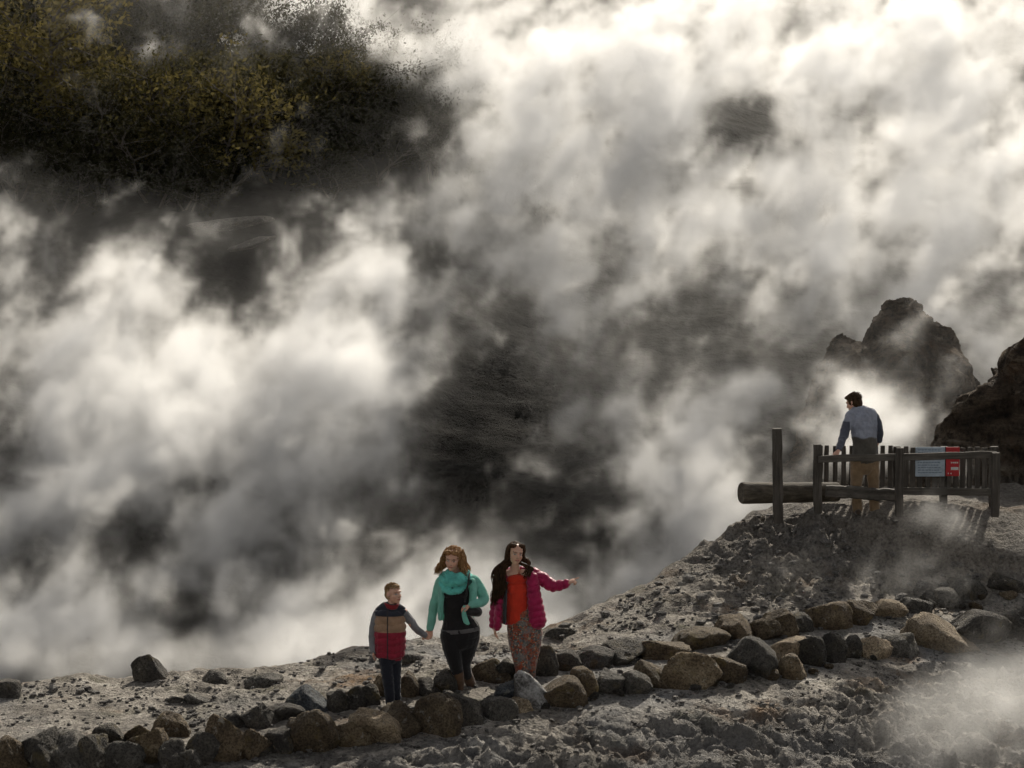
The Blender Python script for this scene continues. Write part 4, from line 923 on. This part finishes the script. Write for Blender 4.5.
def mp(co):
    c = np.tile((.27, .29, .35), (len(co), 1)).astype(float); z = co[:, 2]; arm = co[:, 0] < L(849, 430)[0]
    q_ = sstep(-.015, .015, zs_ - z + .012 * np.sin(co[:, 0] * 30))[:, None]; c = c * (1 - q_) + np.array((.085, .078, .066)) * q_; m = arm & (z < L(850, 421)[2]); c[m] = (.075, .08, .105); c[co[:, 0] > L(876.8, 430)[0]] = (.05, .055, .075); return c  # back painted light as if catching light, sleeves painted in shade
S = Solid(); S.tube([L(860, 411, .04), L(861, 418, .02), L(863, 430, .0), L(865, 442), L(865, 455), L(865, 459)], [(.08, .07), (.165, .125), (.178, .14), (.172, .14), (.185, .14), (.18, .138)], side=(1, 0, 0))
S.tube([L(850, 418.5, -.03), L(846, 428, -.07), L(843, 438, -.17), L(838.8, 449, -.40)], [.078, .072, .06, .048]); S.tube([L(872.5, 415.5, .03), L(877, 424, .01), L(879.3, 432, .0), L(879, 440, .05)], [.078, .07, .058, .048]); S.tube([L(850, 416.5, -.01), L(860, 410, .05), L(872, 414, .03)], [.078, .075, .078], n=12); S.ell(L(861, 417, .05), (.13, .11, .12))
S.build('shirt', M_SH, pD, .0085, 2, disp=folds(.022, 9, 8, 53), paint=mp)
S = Solid(); pts = [L(858.5, 409.5, .06) + RD @ V3((.072 * math.cos(a), .072 * math.sin(a), 0)) for a in np.linspace(0, 2 * math.pi, 13)]; S.tube(pts, [(.026, .012)] * 13, side=(0, 0, 1), n=26); S.build('collar', mat_cloth('pale blue collar', (.33, .37, .46)), pD, .007, 1)
S = Solid(); S.tube([L(865, 454), L(865, 466)], [(.17, .13), (.175, .13)], side=(1, 0, 0)); S.tube([L(857.5, 462, -.02), L(856.5, 478, -.02), L(856.5, 494, -.02), L(857.5, 509, .0)], [.105, .088, .076, .074]); S.tube([L(872.5, 462, .02), L(873.2, 478, .02), L(874, 494, .03), L(874.5, 510, .04)], [.105, .088, .076, .074])
S.build('trousers', M_KH, pD, .008, 1, disp=folds(.014, 11, 12, 55))
for a in (L(857, 511.5, .0), L(874.5, 512.5, .04)):
    S = Solid(); S.tube([a + V3((.01, -.07, .0)), a + V3((0, .04, .0)), a + V3((-.03, .17, -.005))], [(.045, .045), (.048, .042), (.04, .028)]); S.build('shoe', M_MS, pD, .007, 1)
M_HAIRD = mat_hair('short brown hair', (.045, .026, .014), (.14, .085, .045))
S = Solid(); E = lambda p, r: S.ell(cD + RD @ (V3(p) * 1.08), V3(r) * 1.08, RD)
E((0, .03, .05), (.088, .096, .086)); E((0, .055, -.015), (.082, .066, .080)); E((0, -.045, .092), (.06, .042, .03)); E((.07, .0, .01), (.022, .03, .045)); E((-.07, .0, .01), (.022, .03, .045))
oh = S.build('hair', M_HAIRD, pD, .006, 1, disp=folds(.014, 40, 40, 2))
St = Solid(); rg_ = np.random.RandomState(8); roots = []
for i in range(260):
    a = rg_.uniform(0, 6.28); u = rg_.uniform(-.4, 1); s_ = math.sqrt(1 - u * u); roots.append((.086 * s_ * math.cos(a), .035 + .092 * s_ * math.sin(a), .048 + .082 * u))
roots = [r for r in roots if r[1] > -.03 or r[2] > .08]
def fe(p, rg):
    d = V3(p) - V3((0, .03, .02)); d /= np.linalg.norm(d); t_ = V3((rg.normal() * .5, rg.normal() * .5, -.3)); p = V3(p) * 1.08
    return [cD + RD @ (p - d * .01), cD + RD @ (p + d * .010 + t_ * .010), cD + RD @ (p + d * .014 + t_ * .026)]
strands(St, roots, fe, .0045, 6, 4); join_raw(oh, St)
# ---------------------------------------------------------------- shrubs and ledges on the hillside
def mat_leaf(name, c0, c1):
    m, t, b = newmat(name, .95, .03); oi = t.add('ShaderNodeObjectInfo').outputs['Random']; pos = t.add('ShaderNodeNewGeometry').outputs['Position']
    n = t.noise(pos, 2.2, 3, .6); n2 = t.add('ShaderNodeTexWhiteNoise', ins={'Vector': t.vmath('SNAP', pos, (.12, .12, .12))}).outputs[0]
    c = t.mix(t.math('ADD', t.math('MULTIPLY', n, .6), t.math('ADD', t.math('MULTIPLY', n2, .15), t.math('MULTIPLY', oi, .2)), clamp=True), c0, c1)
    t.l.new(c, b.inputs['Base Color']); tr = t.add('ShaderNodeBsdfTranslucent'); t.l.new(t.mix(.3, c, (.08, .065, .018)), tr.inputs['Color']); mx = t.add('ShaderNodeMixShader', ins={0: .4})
    t.l.new(b.outputs[0], mx.inputs[1]); t.l.new(tr.outputs[0], mx.inputs[2]); t.l.new(mx.outputs[0], [q for q in t.n if q.type == 'OUTPUT_MATERIAL'][0].inputs[0]); return m
M_LEAFS = [mat_leaf('olive leaves', (.018, .019, .008), (.10, .088, .034)), mat_leaf('dark green leaves', (.009, .010, .006), (.042, .040, .018)), mat_leaf('sunlit golden leaves', (.045, .04, .014), (.25, .20, .07))]  # golden set: olive foliage with the warm sunlight put into its colour
M_BARK = flat('grey bark', (.09, .075, .06), .9)
def shrub_meshes(seed, h, wid, nl, leaf, bare=0.):
    r = np.random.RandomState(seed); S = Solid(); tips = []
    nst = r.randint(3, 6)
    for s in range(nst):
        a = r.uniform(0, 6.28); p = V3((r.normal() * .08, r.normal() * .08, -.15)); d = V3((math.cos(a) * .5, math.sin(a) * .5, 1.)); pts = [p]
        for k in range(5):
            d = d + r.normal(size=3) * .3; d[2] = abs(d[2]) * .9 + .3; d /= np.linalg.norm(d); p = p + d * h * .17 * V3((wid, wid, 1)); pts.append(p)
            if k >= 1:
                for q in range(3):
                    e = d + r.normal(size=3) * .9; e[2] = abs(e[2]) * .6 + .15; e /= np.linalg.norm(e); L_ = h * r.uniform(.16, .38) * V3((wid, wid, 1)); p2 = p + e * L_ * .6 + r.normal(size=3) * .03; p3 = p2 + (e + r.normal(size=3) * .4) * L_ * .5
                    S.tube([p, p2, p3], [.016 * h / 2, .010 * h / 2, .004], n=4, nu=4, caps=False); tips += [p2, p3, (p2 + p3) / 2]
                    for z in range(2):
                        p4 = p2 + (e + r.normal(size=3) * .8) * L_ * .45; S.tube([p2, p4], [.007 * h / 2, .003], n=2, nu=3, caps=False); tips += [p4]
        S.tube(pts, [.035 * h / 2, .03 * h / 2, .024 * h / 2, .018 * h / 2, .012 * h / 2, .006], n=10, nu=6)
    tips = np.array(tips); n = int(nl); c = tips[r.randint(len(tips), size=n)]; clump = r.uniform(.5, 1.4, len(tips))
    c = c + r.normal(size=(n, 3)) * h * .055
    u = r.normal(size=(n, 3)); u /= np.linalg.norm(u, axis=1)[:, None]; w_ = np.cross(u, r.normal(size=(n, 3))); w_ /= np.linalg.norm(w_, axis=1)[:, None]
    s = leaf * r.uniform(.6, 1.4, n)[:, None]; V = np.stack([c - u * s, c + w_ * s * .45, c + u * s, c - w_ * s * .45], 1).reshape(-1, 3)
    me = bpy.data.meshes.new('crown'); me.from_pydata(V.tolist(), [], np.arange(4 * n).reshape(-1, 4).tolist())
    return S.raw(), me
VAR = [shrub_meshes(1, 2.2, 1.25, 4200, .048), shrub_meshes(2, 1.8, 1.5, 3800, .048), shrub_meshes(3, 3.0, 1.0, 5500, .052), shrub_meshes(4, 2.0, 1.3, 900, .035), shrub_meshes(5, 2.5, 1.1, 4200, .048)]
for a, c in VAR: a.name = 'trunk'; a.materials.append(M_BARK)
cache = {}
def plant(px, py, sc, v, m, name, lab, grp, f=hill):
    b = hit(px, py, hill, 46, 120); e = empty(name, b - V3((0, 0, .15)), RNG.uniform(0, 6.28)); e.scale = (sc * RNG.uniform(.9, 1.15), sc * RNG.uniform(.9, 1.15), sc)
    tag(e, lab, 'tree' if name == 'tree' else 'shrub', grp)
    link('trunk', VAR[v][0], None, e)
    if (v, m) not in cache: me = VAR[v][1].copy(); me.materials.append(M_LEAFS[m]); cache[(v, m)] = me
    link('crown', cache[(v, m)], None, e); return e
G = 'shrubs massed on the dark hillside'
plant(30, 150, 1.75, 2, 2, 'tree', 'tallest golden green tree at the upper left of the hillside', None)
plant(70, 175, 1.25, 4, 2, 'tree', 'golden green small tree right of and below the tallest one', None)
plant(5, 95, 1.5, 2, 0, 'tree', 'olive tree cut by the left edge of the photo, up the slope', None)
plant(228, 192, 1.5, 0, 2, 'shrub', 'big golden sunlit shrub with bare twigs over the rock ledge', None)
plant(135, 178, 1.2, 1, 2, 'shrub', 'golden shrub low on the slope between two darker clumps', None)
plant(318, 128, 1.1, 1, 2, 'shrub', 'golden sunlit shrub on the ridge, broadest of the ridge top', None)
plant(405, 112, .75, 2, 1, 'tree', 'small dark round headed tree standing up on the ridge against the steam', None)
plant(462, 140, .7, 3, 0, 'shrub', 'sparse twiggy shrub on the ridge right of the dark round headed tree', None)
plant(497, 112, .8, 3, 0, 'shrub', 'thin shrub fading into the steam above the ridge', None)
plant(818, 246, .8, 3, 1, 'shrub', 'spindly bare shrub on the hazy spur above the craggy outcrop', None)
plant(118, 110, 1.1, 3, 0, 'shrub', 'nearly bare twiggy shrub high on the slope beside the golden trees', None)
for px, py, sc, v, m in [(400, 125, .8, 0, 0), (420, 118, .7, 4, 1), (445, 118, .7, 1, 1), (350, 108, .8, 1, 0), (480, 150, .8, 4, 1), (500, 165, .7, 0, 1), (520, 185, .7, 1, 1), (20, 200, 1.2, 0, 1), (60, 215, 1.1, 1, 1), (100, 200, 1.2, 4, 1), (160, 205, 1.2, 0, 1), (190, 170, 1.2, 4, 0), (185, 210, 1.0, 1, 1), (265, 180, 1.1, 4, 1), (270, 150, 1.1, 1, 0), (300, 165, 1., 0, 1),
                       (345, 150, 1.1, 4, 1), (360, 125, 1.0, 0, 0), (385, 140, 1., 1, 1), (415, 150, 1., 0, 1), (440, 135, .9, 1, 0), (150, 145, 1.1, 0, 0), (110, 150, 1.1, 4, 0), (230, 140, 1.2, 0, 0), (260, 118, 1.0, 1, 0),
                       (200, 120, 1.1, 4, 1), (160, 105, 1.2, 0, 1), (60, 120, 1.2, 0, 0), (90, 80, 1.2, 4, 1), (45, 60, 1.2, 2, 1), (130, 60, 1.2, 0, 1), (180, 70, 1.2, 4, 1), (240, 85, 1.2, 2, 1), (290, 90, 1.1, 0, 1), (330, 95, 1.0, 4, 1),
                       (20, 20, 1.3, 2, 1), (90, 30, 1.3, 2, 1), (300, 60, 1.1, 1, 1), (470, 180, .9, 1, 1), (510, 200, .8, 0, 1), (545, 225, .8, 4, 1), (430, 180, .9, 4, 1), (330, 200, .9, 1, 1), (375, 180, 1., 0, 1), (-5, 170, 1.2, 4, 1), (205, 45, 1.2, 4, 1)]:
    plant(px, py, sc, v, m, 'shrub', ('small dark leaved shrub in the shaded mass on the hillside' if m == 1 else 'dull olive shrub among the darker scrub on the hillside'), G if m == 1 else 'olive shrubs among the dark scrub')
def ledge(x0, y0, x1, y1, th, seed, lab, mk='grey'):
    a = hit(x0, y0, hill, 46, 100); b = hit(x1, y1, hill, 46, 100); c = (a + b) / 2; L_ = np.linalg.norm((b - a)[:2])
    Yq = c[1] - .3; p0 = P(x0, y0, Yq); p1 = P(x1, y1, Yq); me = rock_mesh('rock_ledge', np.linalg.norm(p1 - p0) * 1.1, 1.2, th, seed)
    o = link('rock_ledge', me, MR[mk]); o.location = (p0 + p1) / 2; o.rotation_euler = (0, -math.atan2(p1[2] - p0[2], p1[0] - p0[0]), 0); tag(o, lab, 'rock ledge'); return o
ledge(190, 226, 270, 222, .34, 401, 'upper pale crusted rock ledge over the dark hollow in the hillside')
ledge(228, 250, 274, 238, .26, 402, 'lower pale rock ledge slanting across the dark hollow in the hillside')
# ---------------------------------------------------------------- steam
def steam_material(name, dens, aniso, col=(.995, .985, .965)):
    m = bpy.data.materials.new(name); m.use_nodes = True; t = NT(m.node_tree); t.n.clear()
    o = t.add('ShaderNodeOutputMaterial')
    a = t.add('ShaderNodeAttribute', attribute_name='density')
    s = t.add('ShaderNodeVolumeScatter', ins={'Color': (*col, 1), 'Anisotropy': aniso, 'Density': t.math('MULTIPLY', a.outputs['Fac'], dens)})
    t.l.new(s.outputs[0], o.inputs['Volume'])
    return m
def steam(name, lo, hi, voxel, coarse, blobs, base, dens, scale, amp, thr, soft, seed, label, aniso=.55, warp=1.2, zs=1., haze=.075, bil=.8):
    lo = np.array(lo, float); hi = np.array(hi, float)
    n = np.ceil((hi - lo) / coarse).astype(int) + 1; hi = lo + (n - 1) * coarse
    gx, gy, gz = [lo[i] + np.arange(n[i]) * coarse for i in range(3)]
    GX, GY, GZ = np.meshgrid(gx, gy, gz, indexing='ij')
    cov = np.full(GX.shape, base, float); cut = np.ones(GX.shape)
    for (px, py, Yc, rx, ry, dY, a) in blobs:
        c = P(px, py, Yc); k = Yc / F
        q = ((GX - c[0]) / (rx * k)) ** 2 + ((GY - c[1]) / dY) ** 2 + ((GZ - c[2]) / (ry * k)) ** 2
        g = np.exp(-q)
        if a >= 0: cov = cov + a * g
        else: cut = cut * (1 + max(a, -1) * g)
    cov = (1 - np.exp(-cov)) * cut
    e = np.minimum.reduce([sstep(0, 1, (GX - lo[0]) / 1.), sstep(0, 1, (hi[0] - GX) / 1.), sstep(0, 1, (GY - lo[1]) / (6 * coarse)), sstep(0, 1, (hi[1] - GY) / (6 * coarse)), sstep(0, 1, (hi[2] - GZ) / .5)])
    cov = cov * e
    me = bpy.data.meshes.new(name); me.vertices.add(cov.size)
    me.vertices.foreach_set('co', np.stack([GX, GY, GZ], -1).astype(np.float32).ravel())
    at = me.attributes.new('cov', 'FLOAT', 'POINT'); at.data.foreach_set('value', cov.astype(np.float32).ravel())
    o = link(name, me)
    g = bpy.data.node_groups.new(name, 'GeometryNodeTree')
    g.interface.new_socket('Geometry', in_out='INPUT', socket_type='NodeSocketGeometry'); g.interface.new_socket('Geometry', in_out='OUTPUT', socket_type='NodeSocketGeometry')
    t = NT(g); gi = t.add('NodeGroupInput'); go = t.add('NodeGroupOutput')
    pos = t.add('GeometryNodeInputPosition').outputs[0]
    na = t.add('GeometryNodeInputNamedAttribute', data_type='FLOAT'); na.inputs['Name'].default_value = 'cov'
    gpos = t.vmath('SCALE', t.vmath('SUBTRACT', pos, tuple(lo)), scale=1 / coarse)
    fl = t.vmath('FLOOR', gpos); fr = t.vmath('SUBTRACT', gpos, fl)
    sf = t.add('ShaderNodeSeparateXYZ', ins={0: fl}); sr = t.add('ShaderNodeSeparateXYZ', ins={0: fr})
    base_i = t.math('ADD', t.math('MULTIPLY', sf.outputs[0], float(n[1] * n[2])), t.math('ADD', t.math('MULTIPLY', sf.outputs[1], float(n[2])), sf.outputs[2]))
    def samp(off):
        s = t.add('GeometryNodeSampleIndex', data_type='FLOAT', domain='POINT', clamp=True)
        t.l.new(gi.outputs[0], s.inputs['Geometry']); t.l.new(na.outputs[0], s.inputs['Value']); t.l.new(t.math('ADD', base_i, off + .5), s.inputs['Index'])
        return s.outputs[0]
    def lerp(a, b, f): return t.math('ADD', a, t.math('MULTIPLY', t.math('SUBTRACT', b, a), f))
    v = [samp(float(i * n[1] * n[2] + j * n[2] + k)) for i in (0, 1) for j in (0, 1) for k in (0, 1)]
    z0, z1, z2, z3 = [lerp(v[2 * q], v[2 * q + 1], sr.outputs[2]) for q in range(4)]
    cv = lerp(lerp(z0, z1, sr.outputs[1]), lerp(z2, z3, sr.outputs[1]), sr.outputs[0])
    wd = (.72, 0., .69)                                     # the wind draws the plumes out up and to the right
    dt = t.n.new('ShaderNodeVectorMath'); dt.operation = 'DOT_PRODUCT'; t.l.new(pos, dt.inputs[0]); dt.inputs[1].default_value = wd
    pos = t.vmath('SUBTRACT', pos, t.vmath('SCALE', t.vmath('ADD', (0., 0., 0.), wd), scale=t.math('MULTIPLY', dt.outputs['Value'], .2)))
    ps = t.vmath('MULTIPLY', t.vmath('ADD', pos, (seed * 7.1, seed * 3.3, seed * 1.7)), (1., 1., zs))
    w1 = t.vmath('SCALE', t.vmath('SUBTRACT', t.noise(ps, scale * .8, 2, .5, out=1), (.5, .5, .5)), scale=warp)
    p1 = t.vmath('ADD', ps, w1)
    w2 = t.vmath('SCALE', t.vmath('SUBTRACT', t.noise(p1, scale * 3., 1, .5, out=1), (.5, .5, .5)), scale=warp * .42)
    nz = t.noise(t.vmath('ADD', p1, w2), scale, 5, .66)
    vo = t.n.new('ShaderNodeTexVoronoi'); vo.feature = 'F1'; vo.normalize = True; t.l.new(t.vmath('ADD', p1, w2), vo.inputs['Vector'])
    vo.inputs['Scale'].default_value = scale * 1.5; vo.inputs['Detail'].default_value = 1.5; vo.inputs['Roughness'].default_value = .62; vo.inputs['Lacunarity'].default_value = 2.1
    val = t.math('ADD', cv, t.math('ADD', t.math('MULTIPLY', t.math('SUBTRACT', nz, .5), amp), t.math('MULTIPLY', t.math('SUBTRACT', .24, vo.outputs['Distance']), bil)))
    d = t.math('DIVIDE', t.math('SUBTRACT', val, thr), soft, clamp=True)
    d = t.math('MULTIPLY', t.math('MULTIPLY', d, d), t.math('MULTIPLY', cv, 4., clamp=True))
    d = t.math('ADD', d, t.math('MULTIPLY', t.math('MULTIPLY', t.math('POWER', cv, 1.6), t.math('MULTIPLY', nz, nz)), haze))
    d = t.math('MAXIMUM', t.math('SUBTRACT', d, .001), 0.)
    vc = t.add('GeometryNodeVolumeCube'); res = np.round((hi - lo) / voxel).astype(int)
    t.l.new(d, vc.inputs['Density']); vc.inputs['Min'].default_value = tuple(lo); vc.inputs['Max'].default_value = tuple(hi)
    for i, k in enumerate(('Resolution X', 'Resolution Y', 'Resolution Z')): vc.inputs[k].default_value = int(res[i])
    sm = t.add('GeometryNodeSetMaterial'); mt = steam_material(name + ' material', dens, aniso)
    sm.inputs['Material'].default_value = mt; me.materials.append(mt)
    t.l.new(vc.outputs[0], sm.inputs[0]); t.l.new(sm.outputs[0], go.inputs[0])
    md = o.modifiers.new('steam', 'NODES'); md.node_group = g
    tag(o, label, 'steam', kind='stuff')
    print('steam', name, res, res.prod() / 1e6, 'M voxels')
    return o
# (px, py, distance, half width px, half height px, half depth m, amount)
FAR = [
    (510, 466, 45, 90, 22, 1.5, .45), (120, 215, 56, 110, 30, 2., .45), (300, 215, 57, 80, 30, 2., .4), (150, 60, 64, 60, 40, 2, .35), (400, 60, 66, 60, 50, 2.5, .5),
    (490, 540, 41, 80, 40, 1.5, .8), (590, 590, 43, 80, 30, 2.5, .5), (465, 170, 60, 80, 60, 2.5, .55), (560, 190, 59, 80, 60, 2.5, .5),
    (90, 430, 50, 170, 120, 4, 1.2), (360, 375, 50, 85, 65, 3, 1.2), (250, 480, 50, 170, 120, 4, .9), (30, 560, 46, 130, 90, 3.5, .7), (60, 255, 54, 130, 70, 3.5, .55), (30, 200, 56, 60, 40, 2.5, .4), (190, 260, 55, 70, 50, 2.5, .4), (330, 210, 57, 60, 40, 2, .35),
    (330, 280, 54, 90, 60, 3, .6), (200, 340, 53, 150, 70, 3.5, .7), (280, 545, 47, 140, 70, 2.5, .7), (400, 300, 52, 50, 60, 2.5, .5),
    (40, 660, 42, 200, 45, 2., 1.4), (280, 650, 42, 180, 50, 2., 1.8), (150, 600, 43, 130, 40, 2, .8), (470, 590, 42, 130, 60, 3, 1.2), (600, 640, 42, 120, 50, 3, 1.), (380, 535, 41, 80, 40, 1.5, .9),
    (610, 90, 60, 130, 100, 3, 1.1), (860, 60, 58, 160, 130, 2.6, 1.1), (980, 200, 56, 130, 160, 3., 1.), (500, 30, 66, 130, 60, 3.5, .9), (720, 30, 62, 110, 60, 3, .8),
    (480, 110, 64, 70, 70, 3, .6), (800, 220, 57, 140, 80, 2.6, .6), (660, 200, 58, 120, 70, 2.6, .6), (1000, 360, 50, 120, 80, 2.5, .8), (880, 290, 52, 100, 60, 2.2, .6),
    (690, 470, 46, 75, 90, 3, 1.1), (640, 540, 44, 60, 50, 2.5, .5), (780, 400, 50, 90, 60, 2.5, .7), (740, 520, 44, 80, 50, 2.5, 1.), (900, 430, 41.5, 120, 60, 1.6, .8), (885, 380, 42.5, 110, 80, 1.5, .5),
    (560, 380, 52, 70, 70, 2, .5), (620, 420, 50, 70, 60, 2, .5), (480, 240, 58, 130, 50, 2.5, .45), (640, 290, 56, 190, 60, 2.5, .5), (560, 300, 56, 90, 60, 2.5, .35),
    (210, 40, 68, 90, 50, 2.5, .6), (330, 20, 70, 110, 50, 3, .8), (60, 150, 60, 60, 60, 2, .2), (780, 300, 54, 90, 50, 2, .35), (170, 90, 64, 60, 40, 2, .5),
    (740, 130, 60, 38, 38, 9, -.75), (480, 430, 50, 50, 65, 12, -.8), (600, 530, 46, 50, 40, 8, -.5), (110, 560, 46, 50, 40, 5, -.12), (80, 110, 62, 150, 80, 12, -.72), (235, 160, 62, 110, 70, 12, -.75), (360, 115, 62, 90, 50, 12, -.65), (170, 195, 62, 60, 30, 9, -.4),
    (250, 270, 56, 40, 34, 8, -.8), (220, 600, 45, 60, 30, 5, -.3), (730, 310, 56, 90, 40, 8, -.25)]
steam('steam', (-19, 39, -4), (19, 74, 13), .10, .5, FAR, .24, 1.9, .68, 2.5, .56, .42, 1., 'thick white steam billowing up from the vents across the hillside')
NEAR = [
    (850, 575, 31.6, 170, 40, .8, .42), (660, 620, 31., 90, 20, .6, .4),
    (865, 450, 37., 50, 40, .8, 1.0), (800, 470, 37.2, 50, 60, .8, .8), (905, 430, 37., 30, 35, .6, .5), (740, 500, 37, 50, 50, .8, .7),
    (60, 660, 30.5, 150, 30, .9, 1.2), (250, 655, 30.8, 140, 32, .9, 1.5), (400, 635, 31.6, 100, 36, .9, 1.2), (520, 612, 33., 80, 34, .9, .9), (330, 600, 34.5, 120, 40, .8, .6), (120, 610, 34, 100, 35, .8, .5), (470, 560, 36, 70, 40, 1.2, .6),
    (640, 600, 35.5, 60, 30, 1.5, .5), (560, 632, 31.5, 25, 20, .7, .8), (500, 650, 30., 30, 20, .6, .5), (690, 600, 31.5, 18, 32, .8, .7), (330, 665, 30.5, 80, 16, 1., .5), (60, 684, 28.8, 40, 12, .6, .5),
    (775, 575, 31.8, 40, 20, .7, .35), (880, 570, 32., 80, 25, .7, .45), (935, 505, 33.0, 35, 30, .5, .6), (975, 530, 32.8, 45, 25, .5, .6), (900, 515, 33, 45, 22, .5, .5), (1000, 490, 34.5, 60, 50, 1., .4), (960, 470, 35.8, 60, 40, .6, .45), (860, 545, 32.4, 50, 25, .6, .3),
    (720, 540, 36, 50, 40, 1.5, .6), (970, 590, 32.2, 60, 20, .6, .4)]
steam('steam', (-8.5, 28.2, -1.8), (8.5, 38, 3.4), .07, .25, NEAR, 0., 2.6, 1.15, 2.0, .42, .7, 2., 'thin white steam drifting behind the walkers and over the mound', warp=.5)
FRONT = [(1000, 720, 27.3, 90, 70, 1.4, 1.6), (920, 750, 26.4, 60, 40, 1., .8), (1060, 690, 27.5, 70, 50, 1.5, 1.), (930, 690, 28., 60, 30, .8, .4), (840, 740, 26.6, 50, 30, .5, .3), (960, 650, 29.5, 60, 20, .6, .4), (870, 655, 29., 30, 16, .5, .5)]
steam('steam', (1.5, 24.6, -1.4), (9.5, 31, 1.8), .06, .2, FRONT, 0., 1.5, 1.0, 1.7, .38, .8, 3., 'soft white steam rising from the bank below the rocks', warp=.5)
# ---------------------------------------------------------------- camera, sun, sky
cam = bpy.data.cameras.new('camera'); co = bpy.data.objects.new('camera', cam); C.objects.link(co)
cam.sensor_width = 36; cam.lens = 18 / math.tan(math.radians(12)); cam.clip_end = 8000; cam.clip_start = .1
co.location = (0, 0, CAMZ); co.rotation_euler = (math.pi / 2 - TH, 0, 0); scene.camera = co
SUN_EL = math.radians(35); SUN_AZ = math.radians(18)      # azimuth measured from +Y (away from the camera) towards +X
sd = Vector((math.sin(SUN_AZ) * math.cos(SUN_EL), math.cos(SUN_AZ) * math.cos(SUN_EL), math.sin(SUN_EL)))
sl = bpy.data.lights.new('sun', 'SUN'); sl.energy = 5.; sl.angle = math.radians(1.2); sl.color = (1., .92, .79)
so = bpy.data.objects.new('sun', sl); C.objects.link(so); so.rotation_euler = (-sd).to_track_quat('-Z', 'Y').to_euler(); so.location = sd * 60
w = bpy.data.worlds.new('World'); scene.world = w; w.use_nodes = True
t = NT(w.node_tree); t.n.clear()
sky = t.add('ShaderNodeTexSky', sky_type='NISHITA', sun_disc=False, sun_elevation=SUN_EL, sun_rotation=SUN_AZ)
bg = t.add('ShaderNodeBackground', ins={'Color': t.mix(.85, sky.outputs[0], t.mix(1., t.add('ShaderNodeRGBToBW', ins={0: sky.outputs[0]}).outputs[0], (1., .95, .88), 'MULTIPLY')), 'Strength': .15}); ow = t.add('ShaderNodeOutputWorld')
t.l.new(bg.outputs[0], ow.inputs[0])
scene.view_settings.view_transform = 'Standard'; scene.view_settings.look = 'None'; scene.view_settings.exposure = 0
cy = scene.cycles
cy.volume_bounces = 3; cy.max_bounces = 6; cy.diffuse_bounces = 2; cy.transparent_max_bounces = 8
cy.volume_step_rate = 3.; cy.volume_max_steps = 512
cy.use_denoising = True; cy.use_adaptive_sampling = True; cy.adaptive_threshold = .04; cy.adaptive_min_samples = 12; cy.time_limit = 900
